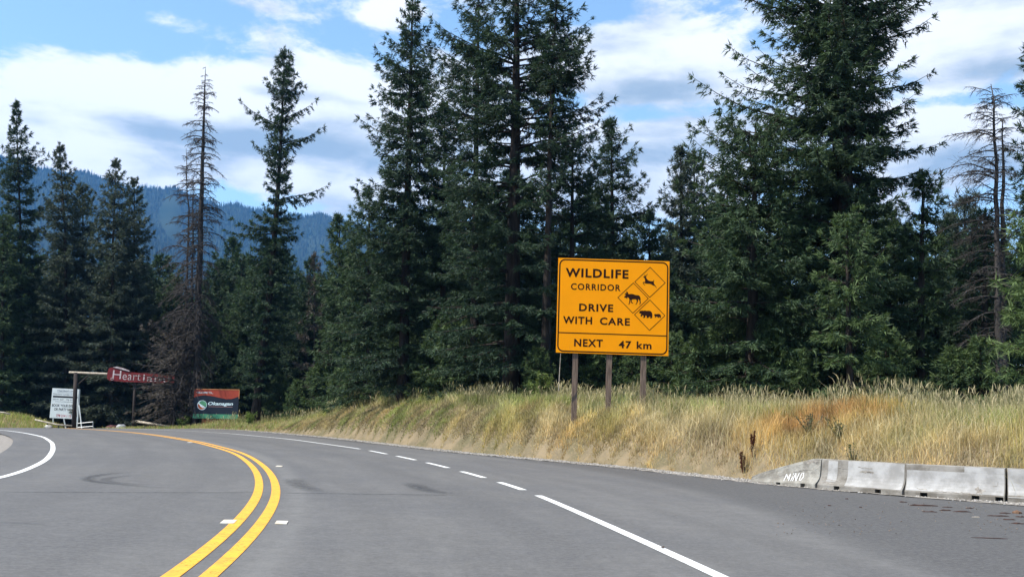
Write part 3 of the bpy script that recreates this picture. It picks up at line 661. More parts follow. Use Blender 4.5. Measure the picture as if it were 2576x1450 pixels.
fir('narrow half-bare fir between the two tallest trees of the central group', [(1206, -70), (1198, 300), (1192, None)], 57,
    [(-70, 4, 4), (0, 36, 30), (50, 56, 40), (110, 54, 46), (180, 105, 60), (260, 125, 70), (360, 115, 70), (450, 120, 70), (700, 120, 70), (960, 110, 80)], pal='dark', per_m=7, clump=.26, step=.155, rbase=.26, dead_frac=.15, gaps=.25)
fir('tallest fir of the central group with thick dark trunk showing through sparse limbs', [(1302, -190), (1297, 300), (1284, None)], 52,
    [(-190, 3, 3), (-60, 50, 60), (0, 80, 105), (60, 90, 110), (130, 130, 150), (165, 190, 178), (230, 150, 165), (300, 190, 150), (340, 170, 215), (400, 220, 190), (470, 200, 150), (600, 230, 140), (760, 240, 130), (900, 210, 120)],
    pal='dark', per_m=7.5, inner_bare=.3, clump=.25, step=.14, rbase=.44, extra=[(300, 0, 255), (312, .25, 235), (320, -.3, 225), (385, -.1, 225), (400, .3, 200), (140, 0, 195), (150, .3, 185), (150, PI, 225), (160, PI + .25, 205), (120, -.3, 175), (215, .1, 190), (205, -.3, 180), (330, PI, 215), (420, PI + .2, 235), (245, PI - .2, 200)], gaps=.22, dead_frac=.05)
fir('fir with bushy top and bare lower trunk on the right of the central group', [(1404, -70), (1388, 200), (1366, None)], 50.5,
    [(-70, 4, 4), (-10, 30, 30), (50, 48, 50), (110, 55, 62), (160, 60, 95), (215, 60, 98), (260, 50, 70), (330, 45, 60)], pal='dark', per_m=7.5, clump=.25, step=.14, rbase=.2, crown_from=float(at(1385, 320, 50.5)[2]), extra=[(140, 0, 95), (150, .4, 85), (205, -.2, 95), (195, .3, 90)])
fir('dark fir filling the gap between the two left trees of the central group', [(1118, 262), (1112, None)], 63, [(265, 3, 3), (330, 30, 30), (420, 50, 50), (520, 65, 65), (700, 85, 85), (960, 95, 95)], pal='dark', per_m=8, clump=.27, step=.16)
snag('bare dead spar with arching branches on the right of the central group', [(1396, 200), (1386, 330), (1376, None)], 51.6, [(130, 3, 3), (200, 20, 70), (260, 30, 95), (330, 40, 90), (420, 40, 70), (600, 30, 40)], rbase=.13, per_m=6)
fir('fir filling the lower right side of the central group', [(1440, 330), (1436, None)], 56, [(335, 4, 4), (400, 50, 50), (500, 80, 75), (650, 105, 95), (950, 115, 110)], pal='dark', per_m=8, clump=.27, step=.16)
fir('pointed fir directly above and behind the orange wildlife sign', [(1537, 300), (1545, None)], 61, [(305, 3, 3), (345, 28, 34), (400, 46, 56), (460, 55, 75), (520, 75, 95), (600, 100, 108), (700, 112, 115), (980, 120, 120)], pal='dark', per_m=8.5, clump=.27, step=.165)
fir('small far fir in the gap right of the wildlife sign, left of a twin', [(1712, 366), (1716, None)], 66, [(372, 4, 4), (420, 26, 22), (500, 45, 40), (570, 62, 60), (980, 95, 90)], pal='grey', per_m=8, clump=.3, step=.19)
fir('small far fir in the gap right of the wildlife sign, right of its twin', [(1745, 376), (1752, None)], 68, [(380, 4, 4), (430, 26, 26), (500, 40, 45), (600, 60, 60), (980, 80, 90)], pal='grey', per_m=8, clump=.3, step=.19)
fir('dark fir half hidden behind the top of the wildlife sign', [(1632, 540), (1640, None)], 62, [(545, 5, 5), (620, 60, 60), (760, 90, 90), (980, 110, 110)], pal='dark', per_m=8, clump=.28, step=.17)
# right
fir('huge fir on the right, the left one of a pair of close trunks', [(2106, -260), (2106, 300), (2112, None)], 44,
    [(-260, 4, 4), (-80, 140, 80), (0, 230, 90), (30, 275, 90), (100, 270, 100), (150, 235, 100), (220, 275, 100), (270, 265, 100), (330, 330, 110), (420, 340, 110), (520, 350, 110), (700, 350, 110), (900, 300, 110)],
    pal='mid', per_m=8.5, inner_bare=.25, clump=.26, step=.15, rbase=.42, extra=[(25, PI, 275), (330, PI + .2, 300), (405, PI, 310), (480, PI - .2, 300), (105, PI, 282), (215, PI, 285)])
fir('huge fir on the right, the right one of a pair of close trunks', [(2122, -290), (2126, 300), (2134, None)], 43,
    [(-290, 4, 4), (-80, 80, 130), (0, 100, 185), (50, 100, 210), (120, 110, 225), (180, 110, 170), (250, 110, 200), (330, 100, 190), (400, 110, 220), (470, 110, 170), (560, 110, 160), (760, 120, 150), (920, 110, 140)],
    pal='dark', per_m=7.5, inner_bare=.3, clump=.25, step=.14, rbase=.46, extra=[(120, 0, 240), (30, .2, 215), (245, 0, 235), (380, 0, 245), (450, .2, 215)], gaps=.25)
fir('broad lush fir in front of the huge pair, right of the wildlife sign', [(1900, 318), (1888, None)], 42, [(320, 30, 30), (350, 95, 80), (420, 135, 110), (500, 160, 130), (600, 200, 150), (740, 215, 160), (950, 205, 170)], pal='mid', per_m=9, clump=.25, step=.14, rbase=.3)
fir('young drooping fir standing before the trunks of the huge pair', [(2128, 538), (2140, None)], 37, [(541, 6, 6), (590, 40, 70), (660, 60, 100), (780, 70, 105), (950, 85, 110)], pal='lush', per_m=10, clump=.23, step=.14, droop=1.3, rbase=.15)
fir('bushy fir right of the huge pair, left of the bare forked tree', [(2322, 432), (2310, None)], 43, [(438, 6, 6), (480, 36, 40), (560, 66, 62), (680, 95, 78), (830, 115, 85), (950, 115, 90)], pal='mid', per_m=9, clump=.26, step=.15)
fir('far pine with tufted rounded top behind the bare forked tree', [(2425, 500), (2430, None)], 62, [(500, 16, 16), (540, 45, 40), (620, 60, 60), (760, 70, 70), (960, 80, 80)], name='pine_tree', pal='grey', per_m=7, clump=.34, step=.22, long_needles=True)
snag('bare forked dead tree with long curved branches near the right edge', [(2492, 212), (2496, 300), (2507, 420), (2512, None)], 41, [(212, 20, 16), (260, 60, 40), (345, 115, 55), (430, 145, 60), (520, 125, 50), (640, 140, 45), (800, 155, 45), (930, 130, 40)], rbase=.17, per_m=11, droop=.75, twigs=1.5, extra=[(425, PI, 160), (435, PI + .2, 140), (345, PI, 125), (300, .6, 60), (262, .3, 62), (258, -.4, 58), (232, PI - .3, 62), (300, PI + .3, 80), (500, PI, 130), (560, PI - .2, 140)])
fir('dark fir crowding behind the bare forked tree at right', [(2478, 520), (2474, None)], 46, [(525, 5, 5), (600, 45, 45), (720, 75, 70), (940, 90, 85)], pal='mid', per_m=8, clump=.26, step=.16)
snag('thin bare trunk close on the right of the forked dead tree', [(2521, 300), (2524, None)], 41.6, [(300, 15, 20), (420, 40, 40), (700, 60, 40), (900, 60, 40)], rbase=.17, per_m=4, droop=.8)
fir('fir cut off by the right edge of the photo, behind the bare forked tree', [(2596, 90), (2600, None)], 48, [(95, 5, 5), (200, 30, 30), (300, 34, 34), (440, 60, 60), (600, 75, 75), (950, 85, 85)], pal='dark', per_m=7, clump=.27, step=.16, gaps=.3)
fir('bright green young pine at the right edge, nearest the barriers', [(2625, 500), (2618, None)], 33, [(505, 10, 10), (570, 50, 50), (680, 90, 90), (800, 115, 115), (930, 105, 105)], name='pine_tree', pal='pine', per_m=8, clump=.25, step=.17, long_needles=True, dense=.9)

# copies: forest behind and young firs along its edge
def copy_tree(src, loc, rz, sc, label, group):
    r = src.copy(); r.location = [float(v) for v in loc]; r.rotation_euler = (0, 0, rz); r.scale = (sc, sc, sc); COL.objects.link(r); r['label'] = label; r['group'] = group
    for ch in src.children: c_ = ch.copy(); COL.objects.link(c_); c_.parent = r
    return r
protos = []
for k, (pal, hh, rr_) in enumerate([('dark', 17, 4.3), ('dark', 14, 4.2), ('mid', 20, 4.6)]):
    tr = np.array([[0, 0, 0], [.1, 0, hh * .5], [0, .1, hh]]); prof = [(0.4, rr_, rr_), (hh * .4, rr_ * .92, rr_ * .92), (hh * .75, rr_ * .55, rr_ * .55), (hh, .1, .1)]
    protos.append(grow(tr, prof, pal=pal, per_m=8, clump=.38, step=.22, dense=.9))
deep = 'dark fir packed deep in the forest behind the front trees'
spots = []
for x, y, Y in [(760, 700, 92), (900, 640, 86), (985, 600, 80), (1090, 560, 74), (1160, 600, 70), (1240, 560, 74), (1330, 600, 66), (1400, 560, 74), (1480, 620, 64), (1570, 600, 70), (1650, 640, 66), (1690, 560, 78), (1790, 520, 66), (1860, 560, 58), (1960, 480, 60),
                (2040, 520, 56), (2180, 480, 58), (2250, 520, 54), (2360, 600, 56), (2450, 620, 52), (2540, 640, 54), (2590, 600, 58), (60, 640, 108), (130, 620, 106), (240, 640, 110), (330, 660, 106), (400, 720, 108), (560, 760, 104), (600, 700, 106), (-40, 560, 104), (700, 760, 100), (830, 760, 96), (480, 780, 110), (640, 820, 98), (380, 640, 112), (425, 690, 104), (540, 655, 110), (585, 640, 108), (620, 660, 102), (760, 650, 104), (810, 690, 98), (500, 700, 112), (560, 600, 116), (660, 610, 112), (700, 640, 106), (870, 600, 92), (1130, 470, 78), (1000, 480, 82), (1260, 430, 80), (1470, 470, 78), (2290, 560, 62), (2400, 540, 66), (2480, 560, 60), (1830, 430, 70), (410, 800, 101), (530, 860, 96), (290, 780, 104), (90, 760, 103), (760, 820, 92), (2660, 560, 50)]:
    spots.append((x, y, Y))
made = [None] * 3
for i, (x, y, Y) in enumerate(spots):
    k = i % 3; p = colx(x, 1.5, Y); z = tz(p[0], p[1]); top = at(x, y, Y); hh = (17, 14, 20)[k]; sc = (top[2] - z) / hh
    if made[k] is None:
        made[k] = tree_obj('forest_fir', (0, 0, 0), *protos[k], deep, 'dark firs deep in the forest'); made[k].location = (p[0], p[1], z - .1); made[k].scale = (sc,) * 3
    else: copy_tree(made[k], (p[0], p[1], z - .1), rng.uniform(0, 6.28), sc, deep, 'dark firs deep in the forest')
tr = np.array([[0, 0, 0], [.03, 0, 1.6], [0, 0, 3.2]])
yp = grow(tr, [(0.15, 1.25, 1.25), (1.2, 1.0, 1.0), (2.4, .5, .5), (3.2, .08, .08)], pal='lush', per_m=22, clump=.2, step=.13, rbase=.06)
yl = 'young bright green fir growing low along the forest edge'; ysrc = None
for (x, Y, sc) in [(700, 88, 1.3), (745, 84, 1.1), (800, 84, 1.5), (850, 80, 1.2), (900, 75, 1.6), (960, 69, 1.3), (1015, 65, 1.5), (1075, 61, 1.2), (1130, 60, 1.7), (1350, 50, .9), (1690, 46, 1.2), (1760, 43, 1.1), (1830, 44, 1.4), (1940, 41, 1.2), (2010, 40, .9), (2230, 40, 1.2), (2400, 39, 1.0), (2470, 38.5, 1.1), (1500, 52, 1.2), (1590, 50, 1.0), (1200, 57, 1.2)]:
    p = colx(x, 2.0, Y); z = tz(p[0], p[1])
    if ysrc is None: ysrc = tree_obj('young_fir', (0, 0, 0), *yp, yl, 'young firs along the forest edge'); ysrc.location = (p[0], p[1], z - .05); ysrc.scale = (sc,) * 3
    else: copy_tree(ysrc, (p[0], p[1], z - .05), rng.uniform(0, 6.28), sc, yl, 'young firs along the forest edge')
# ------------------------------------------------------------------ grass
def grass_blades(P, hgt, wid, col, tipcol, lean=0.35, seg=2):
    n = len(P); a = rng.uniform(0, 6.28, n); d = np.stack([np.cos(a), np.sin(a)], -1)
    fa_ = rng.uniform(0, 6.28, n); sdv = np.stack([np.cos(fa_), np.sin(fa_), 0 * fa_], -1)
    ln = (np.abs(rng.normal(0, lean, n)) * hgt)[:, None]
    def pt(t_): return P + np.c_[d * ln * t_ ** 1.8, hgt * (t_ - 0.12 * t_ ** 3)]
    w3 = sdv * wid[:, None]
    V = np.stack([pt(0.) - w3 * .5, pt(0.) + w3 * .5, pt(.55) + w3 * .42, pt(.55) - w3 * .42, pt(1.)], 1).reshape(-1, 3)
    i = 5 * np.arange(n)[:, None]; Q = i + np.array([[0, 1, 2, 3]]); T3 = i + np.array([[3, 2, 4]])
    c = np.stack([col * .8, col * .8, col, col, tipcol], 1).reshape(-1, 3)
    return V, T3, Q, c
E0 = resample(outer, 0.2); Et = np.gradient(E0, axis=0); Et /= np.linalg.norm(Et, axis=1)[:, None]; En = np.stack([Et[:, 1], -Et[:, 0]], -1)
vis = np.where((E0[:, 1] > 15) & (E0[:, 1] < 84) & (E0[:, 0] > -27))[0]
def bank_points(n, s0, s1, pw=1.0):
    wgt = 1.0 / np.maximum(18, E0[vis, 1]) ** 0.6; wgt /= wgt.sum()
    i = rng.choice(vis, n, p=wgt); s = s0 + (s1 - s0) * rng.uniform(0, 1, n) ** pw
    P = E0[i] + En[i] * s[:, None] + rng.normal(0, .08, (n, 2)); so, _ = sdist(P, outer_c)
    k = (so > 0.58 + .16 * lump(P, 1.1)) & (so > .42) & (P[:, 0] > -30) & (np.abs(P[:, 0]) < 0.62 * P[:, 1] + 1); return P[k], so[k]
GV, GT, GQ, GC = [], [], [], []; gn = 0
def put(V, T3, Q, c):
    global gn
    GV.append(V); GT.append(T3.reshape(-1, 3) + gn); GQ.append(Q.reshape(-1, 4) + gn); GC.append(c); gn += len(V)
STRAW, GOLD, GREEN, DKGR, BROWN, RUST = [np.array(c) for c in ((.60, .50, .30), (.47, .35, .155), (.235, .30, .065), (.10, .145, .04), (.31, .235, .14), (.56, .31, .115))]
rp = gnd(2050, 1030, 1.9)[:2]; op = at(2085, 975, 29.5)[:2]
def put_grass(P, so, hmul=1.0, short=False):
    n = len(P); X = P[:, 0]; z = terrain(P)
    n1 = lump(P, 2.2) + rng.normal(0, .25, n); n2 = lump(P + 31, 5) + rng.normal(0, .3, n); n3 = lump(P + 77, 1.2)
    top = sstep(so, 2.2, 4.4); mid_l = sstep(-X, -1.5, 3.0)                # the left and middle bank is shorter and browner
    h = (.26 + .42 * top + .18 * sstep(so, .6, 2)) * (1 - .45 * mid_l * (1 - top)) * np.clip(1 + .35 * n3, .45, 1.6) * rng.uniform(.45, 1.25, n) * np.exp(.34 * np.clip(lump(P + 5, .8), -1.5, 1)) * (.72 + .28 * sstep(so, .7, 2.2)) * hmul; h = np.minimum(h, .5 + .35 * rng.random(n))
    gsel = (sstep(n1 + top * .75 + .35 + .3 * mid_l, .1, .8) * (.4 + .6 * top))[:, None]
    col = np.where(n2[:, None] > .1, STRAW, GOLD) * (1 - gsel) + np.where(rng.random((n, 1)) < .7, GREEN, DKGR) * gsel
    bl = (mid_l * (1 - sstep(so, 2.2, 4.2)) * .85)[:, None]; pk = lump(P + 13, 1.7) + rng.normal(0, .35, n); col = col * (1 - bl) + np.where(pk[:, None] > .25, GREEN * .75, np.where(pk[:, None] < -.5, GOLD * .8, BROWN)) * bl
    orange = np.clip(1.2 * np.exp(-((P - op) ** 2 / np.array([2.3, 1.9]) ** 2).sum(1)), 0, 1)[:, None]; col = col * (1 - orange) + RUST * orange
    low = ((1 - sstep(so, .6, 2.4)) * sstep(X, -3, 2))[:, None] * .7; col = col * (1 - low) + np.where(rng.random((n, 1)) < .5, RUST * .85, GOLD) * low
    col = col * rng.uniform(.45, 1.35, (n, 1)) * np.clip(1 + .45 * n3 + .35 * lump(P + 50, .7), .35, 1.6)[:, None]; tip = col * .55 + (STRAW * (1 - orange) + RUST * orange) * rng.uniform(.3, .75, (n, 1))
    wid = rng.uniform(.007, .014, n) * np.clip(P[:, 1] / 28, .8, 2.2)
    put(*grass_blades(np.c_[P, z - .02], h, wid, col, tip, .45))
P, so = bank_points(102000, .45, 9.0, 1.0); put_grass(P, so)
P, so = bank_points(50000, .45, 3.0, 1.0); put_grass(P, so, .8)
P, so = bank_points(56000, .45, 2.2, 1.0); k = P[:, 0] < 5; put_grass(P[k], so[k], .8)
# tall seeded stems on the crown of the bank
P, so = bank_points(20000, 3.4, 10.0); k = (lump(P, 3) + rng.normal(0, .4, len(P)) > -.3) & (((P - op - [0, -.8]) ** 2 / np.array([2.2, 2.4]) ** 2).sum(1) > rng.uniform(.5, 1.1, len(P))); P = P[k]; n = len(P)
h = rng.uniform(.55, 1.05, n) * np.clip(1 + .4 * lump(P, 1.6), .5, 1.25); z = terrain(P); c = np.where(rng.random((n, 1)) < .55, STRAW, np.array([.27, .25, .12])) * rng.uniform(.6, 1.1, (n, 1))
put(*grass_blades(np.c_[P, z], h, rng.uniform(.006, .010, n) * np.clip(P[:, 1] / 26, 1, 2.2), c, c, .3))
hd = np.c_[P, z + h * .78] + np.c_[rng.normal(0, .06, (n, 2)), 0 * h]
put(*grass_blades(hd, rng.uniform(.14, .28, n), rng.uniform(.016, .028, n) * np.clip(P[:, 1] / 28, 1, 2), c * .95, c, .5))
# tall stems in front at right
P, so = bank_points(16000, .7, 5); P = P[(P[:, 0] > 4.5) & (((P - op - [0, -.8]) ** 2 / np.array([2.2, 2.4]) ** 2).sum(1) > .9)]; n = len(P); z = terrain(P); c = np.where(rng.random((n, 1)) < .7, STRAW, GOLD) * rng.uniform(.75, 1.2, (n, 1))
put(*grass_blades(np.c_[P, z], rng.uniform(.5, .95, n), rng.uniform(.007, .011, n), c, c, .55))
# verge left of the gate and round the welcome board
def patch(x0, x1, y0, y1, n, hh):
    P = np.stack([rng.uniform(x0, x1, n), rng.uniform(y0, y1, n)], -1); so, _ = sdist(P, outer_c); P = P[so > .4]; n = len(P); z = terrain(P)
    g = rng.random((n, 1)); c = np.where(g < .6, GREEN * 1.2, np.where(g < .85, GOLD, STRAW)) * rng.uniform(.7, 1.2, (n, 1))
    put(*grass_blades(np.c_[P, z - .02], rng.uniform(.4, 1, n) * hh, rng.uniform(.02, .035, n), c, c * .6 + STRAW * .4, .4))
so_l = np.array([-33.5, 69.5]); patch(-50, -40.3, 89.2, 94.5, 6000, .7)
patch(-35, -17, 78, 95, 12000, .45)
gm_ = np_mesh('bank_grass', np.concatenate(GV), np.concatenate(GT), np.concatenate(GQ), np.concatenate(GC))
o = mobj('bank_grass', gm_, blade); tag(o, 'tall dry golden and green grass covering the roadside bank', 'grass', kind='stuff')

def weed(name, label, x, y, Y, h, n, col, cat='plant', leaf=.09, spread=.5, group=None):
    p = at(x, y, Y); z = tz(p[0], p[1]); base = np.array([p[0], p[1], z]); root = empty(name, base, label, cat, group)
    mb = MB(); CP, CD = [], []
    for i in range(n):
        a = rng.uniform(0, 6.28); l = rng.uniform(.1, spread) * h; hh = h * rng.uniform(.6, 1); tt = np.linspace(0, 1, 5)
        B = np.c_[math.cos(a) * l * tt, math.sin(a) * l * tt, hh * tt]; mb.tube(B, np.linspace(.008, .003, 5), 4, False)
        k = int(hh * 26); u_ = rng.uniform(.15, 1, k); CP.append(np.stack([np.interp(u_, tt, B[:, j]) for j in range(3)], -1)); CD.append(np.c_[rng.normal(0, 1, (k, 2)), rng.uniform(.1, .8, k)])
    mb.build('stems', deadwood, root)
    P_ = np.concatenate(CP); D_ = np.concatenate(CD); c = np.array(col) * rng.uniform(.6, 1.3, (len(P_), 1))
    V, Q, c = clumps_mesh(P_, D_, np.full(len(P_), leaf) * rng.uniform(.7, 1.4, len(P_)), c, 3, .5, .4); mobj('leaves', np_mesh('leaves', V, Q, None, c), blade, root); return root
weed('leafy_weed', 'dark green leafy weed above the joint of the first two barriers', 2110, 1095, 26.5, .6, 16, (.10, .12, .05), spread=.8, leaf=.05)
weed('leafy_weed', 'grey-green weed on the bank below the orange grass mound', 2035, 1050, 27.8, .6, 16, (.11, .12, .06), spread=.9, leaf=.05)
weed('leafy_weed', 'slim green weed standing just behind the second barrier', 2145, 1130, 25, .6, 7, (.09, .11, .04), spread=.4, leaf=.05)
weed('shrub', 'light green leafy shrub left of the wildlife sign posts', 1360, 960, 47, 1.5, 30, (.13, .17, .05), cat='shrub', leaf=.15)
weed('shrub', 'low green bush left of the welcome board foot', 455, 1060, 88, 1.0, 16, (.13, .18, .05), cat='shrub', leaf=.16, spread=.9)
weed('shrub', 'low green bush right of the welcome board', 628, 1052, 84, 1.1, 16, (.14, .19, .05), cat='shrub', leaf=.16, spread=.9)
for i, (x, lab) in enumerate([(1851, 'dried rust-brown dock stalk left of its twin near the barrier end'), (1876, 'dried rust-brown dock stalk right of its twin, nearest the barrier end')]):
    p = gnd(x + 4, 1205); p = p + np.array([.3, .75, 0]); base = np.array([p[0], p[1], tz(p[0], p[1])]); root = empty('dock_plant', base, lab, 'plant', 'dried dock stalks'); mb = MB(); CP = []
    for k in range(3):
        l = rng.normal(0, .07, 2); hh = rng.uniform(.5, .72); mb.tube(np.array([[0, 0, 0], [l[0] * .6, l[1] * .6, hh * .5], [l[0], l[1], hh]]), [.012, .009, .004], 5, False)
        u_ = rng.uniform(.3, 1, 90); CP.append(np.c_[l[0] * u_ ** .8, l[1] * u_ ** .8, hh * u_])
    rust = mat('rust_stem', (.11, .045, .022), .9); mb.build('stems', rust, root)
    P_ = np.concatenate(CP); V, Q, c = clumps_mesh(P_, rng.normal(0, 1, P_.shape) + [0, 0, .6], np.full(len(P_), .05), np.array((.10, .035, .018)) * rng.uniform(.6, 1.4, (len(P_), 1)), 3, .5, .5)
    mobj('seed_heads', np_mesh('seed_heads', V, Q, None, c), blade, root)

# ------------------------------------------------------------------ wildlife sign
SY = 38.5
TL, TR_, BL = at(1406, 648, SY), at(1685.5, 657, SY), at(1396, 885.5, SY)
su = (TR_ - TL); SW = np.linalg.norm(su); su /= SW
sv = BL - TL; SH = np.linalg.norm(sv); sv -= su * (sv @ su); sv /= np.linalg.norm(sv); SHh = (BL - TL) @ sv
TL = TL + su * ((BL - TL) @ su) * .5
sn = np.cross(su, -sv); sn /= np.linalg.norm(sn)
if sn[1] > 0: sn = -sn
foot = colx(1530, 1.5, SY + .2); fz = tz(foot[0], foot[1]); sbase = np.array([foot[0], foot[1], fz])
sign = empty('wildlife_sign', sbase, 'big orange wildlife corridor warning sign on three wooden posts', 'road sign')
sign_m = mat('sign_orange', (0.86, 0.30, 0.002), 0.8, col2=(0.82, 0.285, 0.002), vscale=1.2, spec=.08); ink = mat('sign_black', (0.028, 0.010, 0.006), 0.9, spec=.05)
alu = mat('sign_back', (0.45, 0.45, 0.45), 0.4, metallic=.8)
k_ = SW / 900.0
mb = MB(); mb.box(TL - sbase, su * SW, sv * SHh, -sn * .035); mb.build('board', sign_m, sign)
def rrect(x0, y0, x1, y1, r, n=7):
    pts = []
    for cx_, cy_, a0_ in ((x1 - r, y0 + r, -90), (x1 - r, y1 - r, 0), (x0 + r, y1 - r, 90), (x0 + r, y0 + r, 180)):
        for i in range(n): a = R(a0_ + 90 * i / (n - 1)); pts.append((cx_ + r * math.cos(a), cy_ + r * math.sin(a)))
    return pts
def ring(name, po, pi_, m_, lift=.004):
    n = len(po); V = [TL + su * a * k_ + sv * b_ * k_ + sn * lift - sbase for a, b_ in po] + [TL + su * a * k_ + sv * b_ * k_ + sn * lift - sbase for a, b_ in pi_]
    Q = [[i, (i + 1) % n, n + (i + 1) % n, n + i] for i in range(n)]
    return mobj(name, np_mesh(name, np.array(V), None, Q), m_, sign)
hh_ = SHh / k_
ring('border', rrect(9, 8, 891, hh_ - 8, 48), rrect(19, 18, 881, hh_ - 18, 39), ink)
def flat(name, pts, m_=None, lift=.004):
    return prism(name, [(a * k_, b_ * k_) for a, b_ in pts], TL + sn * (lift - .002), su, sv, sn, .002, m_ or ink, sign, sbase)
flat('divider', [(16.5, 601), (883.5, 601), (883.5, 609), (16.5, 609)])
for cx_, cy_, hd_ in ((744, 176, 126), (610, 308, 126), (746, 442, 126)):
    ring('diamond', [(cx_, cy_ - hd_), (cx_ + hd_, cy_), (cx_, cy_ + hd_), (cx_ - hd_, cy_)], [(cx_, cy_ - hd_ + 7), (cx_ + hd_ - 7, cy_), (cx_, cy_ + hd_ - 7), (cx_ - hd_ + 7, cy_)], ink)
for body, r_, b_ in (('WILDLIFE', (61, 81, 570, 154), .034), ('CORRIDOR', (107, 203, 508, 257), .022), ('DRIVE', (177, 366, 452, 428), .03), ('WITH', (50, 472, 284, 533), .03), ('CARE', (346, 472, 588, 533), .03), ('NEXT', (144, 651, 374, 712), .03), ('47', (501, 655, 602, 716), .03), ('km', (645, 655, 764, 716), .026)):
    lettering('lettering', body, [v * k_ for v in r_], TL, su, sv, sn, ink, sign, sbase, bold=b_, space=1.16)
def z6(pts):
    o_ = []
    for x, y in pts:
        X2 = 621.5 + .457 * x; Y2 = 82.9 + .457 * y; v_ = Y2 - 95; u_ = X2 - 175 + .046 * v_; v_ -= .03 * u_; o_.append((u_, v_))
    return o_
deer = [(512, 368), (530, 352), (548, 345), (560, 352), (565, 378), (585, 410), (610, 430), (645, 440), (685, 440), (695, 436), (692, 425), (700, 419), (707, 432), (702, 448), (697, 460), (704, 490), (727, 520), (753, 572), (735, 550), (705, 520), (680, 515), (655, 495), (620, 485), (580, 485), (555, 480), (530, 471), (516, 472), (522, 490), (551, 515), (535, 514), (512, 492), (502, 460), (520, 455), (545, 455), (545, 425), (540, 395), (528, 377)]
moose = [(168, 715), (185, 705), (200, 690), (175, 681), (173, 672), (195, 675), (180, 655), (187, 648), (205, 664), (208, 630), (215, 622), (222, 635), (232, 629), (239, 640), (236, 664), (260, 672), (290, 667), (330, 671), (370, 687), (420, 690), (445, 708), (458, 750), (453, 790), (459, 820), (446, 850), (432, 858), (430, 851), (440, 838), (440, 800), (425, 765), (412, 760), (409, 800), (391, 835), (379, 856), (362, 858), (364, 850), (378, 835), (389, 795), (379, 765), (350, 762), (306, 765), (296, 790), (301, 813), (326, 831), (322, 838), (305, 836), (282, 815), (284, 775), (279, 770), (267, 830), (253, 856), (238, 858), (240, 850), (251, 835), (261, 770), (248, 735), (225, 725), (218, 760), (210, 746), (200, 736), (180, 738), (170, 728)]
bear = [(422, 1000), (432, 985), (432, 972), (440, 964), (450, 969), (470, 961), (500, 964), (530, 961), (560, 967), (600, 964), (630, 974), (650, 1000), (655, 1040), (650, 1090), (640, 1096), (612, 1096), (609, 1086), (623, 1078), (615, 1066), (597, 1072), (582, 1091), (555, 1096), (547, 1088), (559, 1080), (548, 1052), (531, 1050), (529, 1076), (516, 1091), (490, 1093), (484, 1086), (499, 1078), (499, 1052), (481, 1042), (469, 1066), (455, 1071), (446, 1055), (452, 1035), (464, 1026), (455, 1018), (432, 1012)]
cub = [(685, 1040), (690, 1028), (705, 1021), (725, 1024), (760, 1019), (790, 1024), (804, 1045), (803, 1089), (789, 1091), (772, 1066), (766, 1090), (752, 1086), (736, 1066), (716, 1069), (711, 1086), (699, 1086), (700, 1058), (690, 1050)]
for nm, pt_, lb in (('deer_pictogram', deer, 'leaping deer pictogram'), ('moose_pictogram', moose, 'walking moose pictogram'), ('bear_pictogram', bear, 'bear pictogram'), ('cub_pictogram', cub, 'small bear cub pictogram')):
    o = flat(nm, z6(pt_)); o['label'] = lb
for an in ([(545, 350), (536, 322), (542, 319), (552, 346)], [(550, 347), (575, 325), (597, 310), (600, 317), (578, 333), (556, 352)], [(562, 350), (578, 351), (577, 357), (562, 358)]): flat('antler', z6(an))
for x, yb in ((1447.5, 1046), (1533, 1032), (1619.5, 1040)):
    # the post runs up behind the board along the board's own lean
    a = ((at(x, 890, SY) - TL) @ su); wv = .2
    t0_ = TL + su * (a - wv / 2) + sv * .05 - sn * .06
    for it in range(20):
        b0_ = t0_ + sv * (SHh - .05)
    ln = SHh + (TL + sv * SHh)[2] - fz + .45
    mb = MB(); mb.box(t0_ - sbase, su * wv, sv * ln, -sn * .20); mb.build('post', postwood, sign)
mb = MB()
for vv in (.18, .5, .82): mb.box(TL + su * .08 + sv * (SHh * vv) - sn * .036 - sbase, su * (SW - .16), sv * .06, -sn * .022)
mb.build('stiffener', alu, sign)
p0 = at(1412, 880, 38.2); p1 = at(1405, 962, 38.4); mb = MB(); mb.tube(np.array([at(1410, 888, 38.2), at(1408, 920, 38.25), p1 - [0, 0, .3]]), [.012, .016, .02], 6); o = mb.build('leaning_sapling', greywood, None, p1); tag(o, 'thin pale leaning dead sapling behind the left end of the wildlife sign', 'sapling')

# ------------------------------------------------------------------ concrete barriers
conc = mat('concrete', (0.25, 0.232, 0.205), .9, col2=(0.13, 0.115, 0.095), vscale=2.2, bump=.35, bscale=30, detail=9, spec=.2)
conc_old = mat('worn_concrete', (0.30, 0.285, 0.25), .95, col2=(0.18, 0.165, 0.14), vscale=3.5, bump=.9, bscale=18, detail=10, spec=.15)
paintp = mat('grey_barrier_paint', (0.36, 0.35, 0.335), .85, col2=(0.235, 0.225, 0.21), vscale=2.6, detail=8, spec=.2)
dark_m = mat('grime', (0.03, 0.025, 0.02), .95); chip_m = mat('chipped_concrete', (0.16, 0.14, 0.12), .95, col2=(.3, .27, .23), vscale=14, bump=.8); gwhite = mat('white_spray_paint', (0.8, 0.8, 0.8), .7)
prof_h = np.array([0, .10, .13, .18, .25, .33, .42, .52, .62, .675, .69]); prof_o = np.array([0, 0, .02, .075, .125, .155, .172, .182, .192, .20, .225])   # set-back of the face with height
DEP = .60
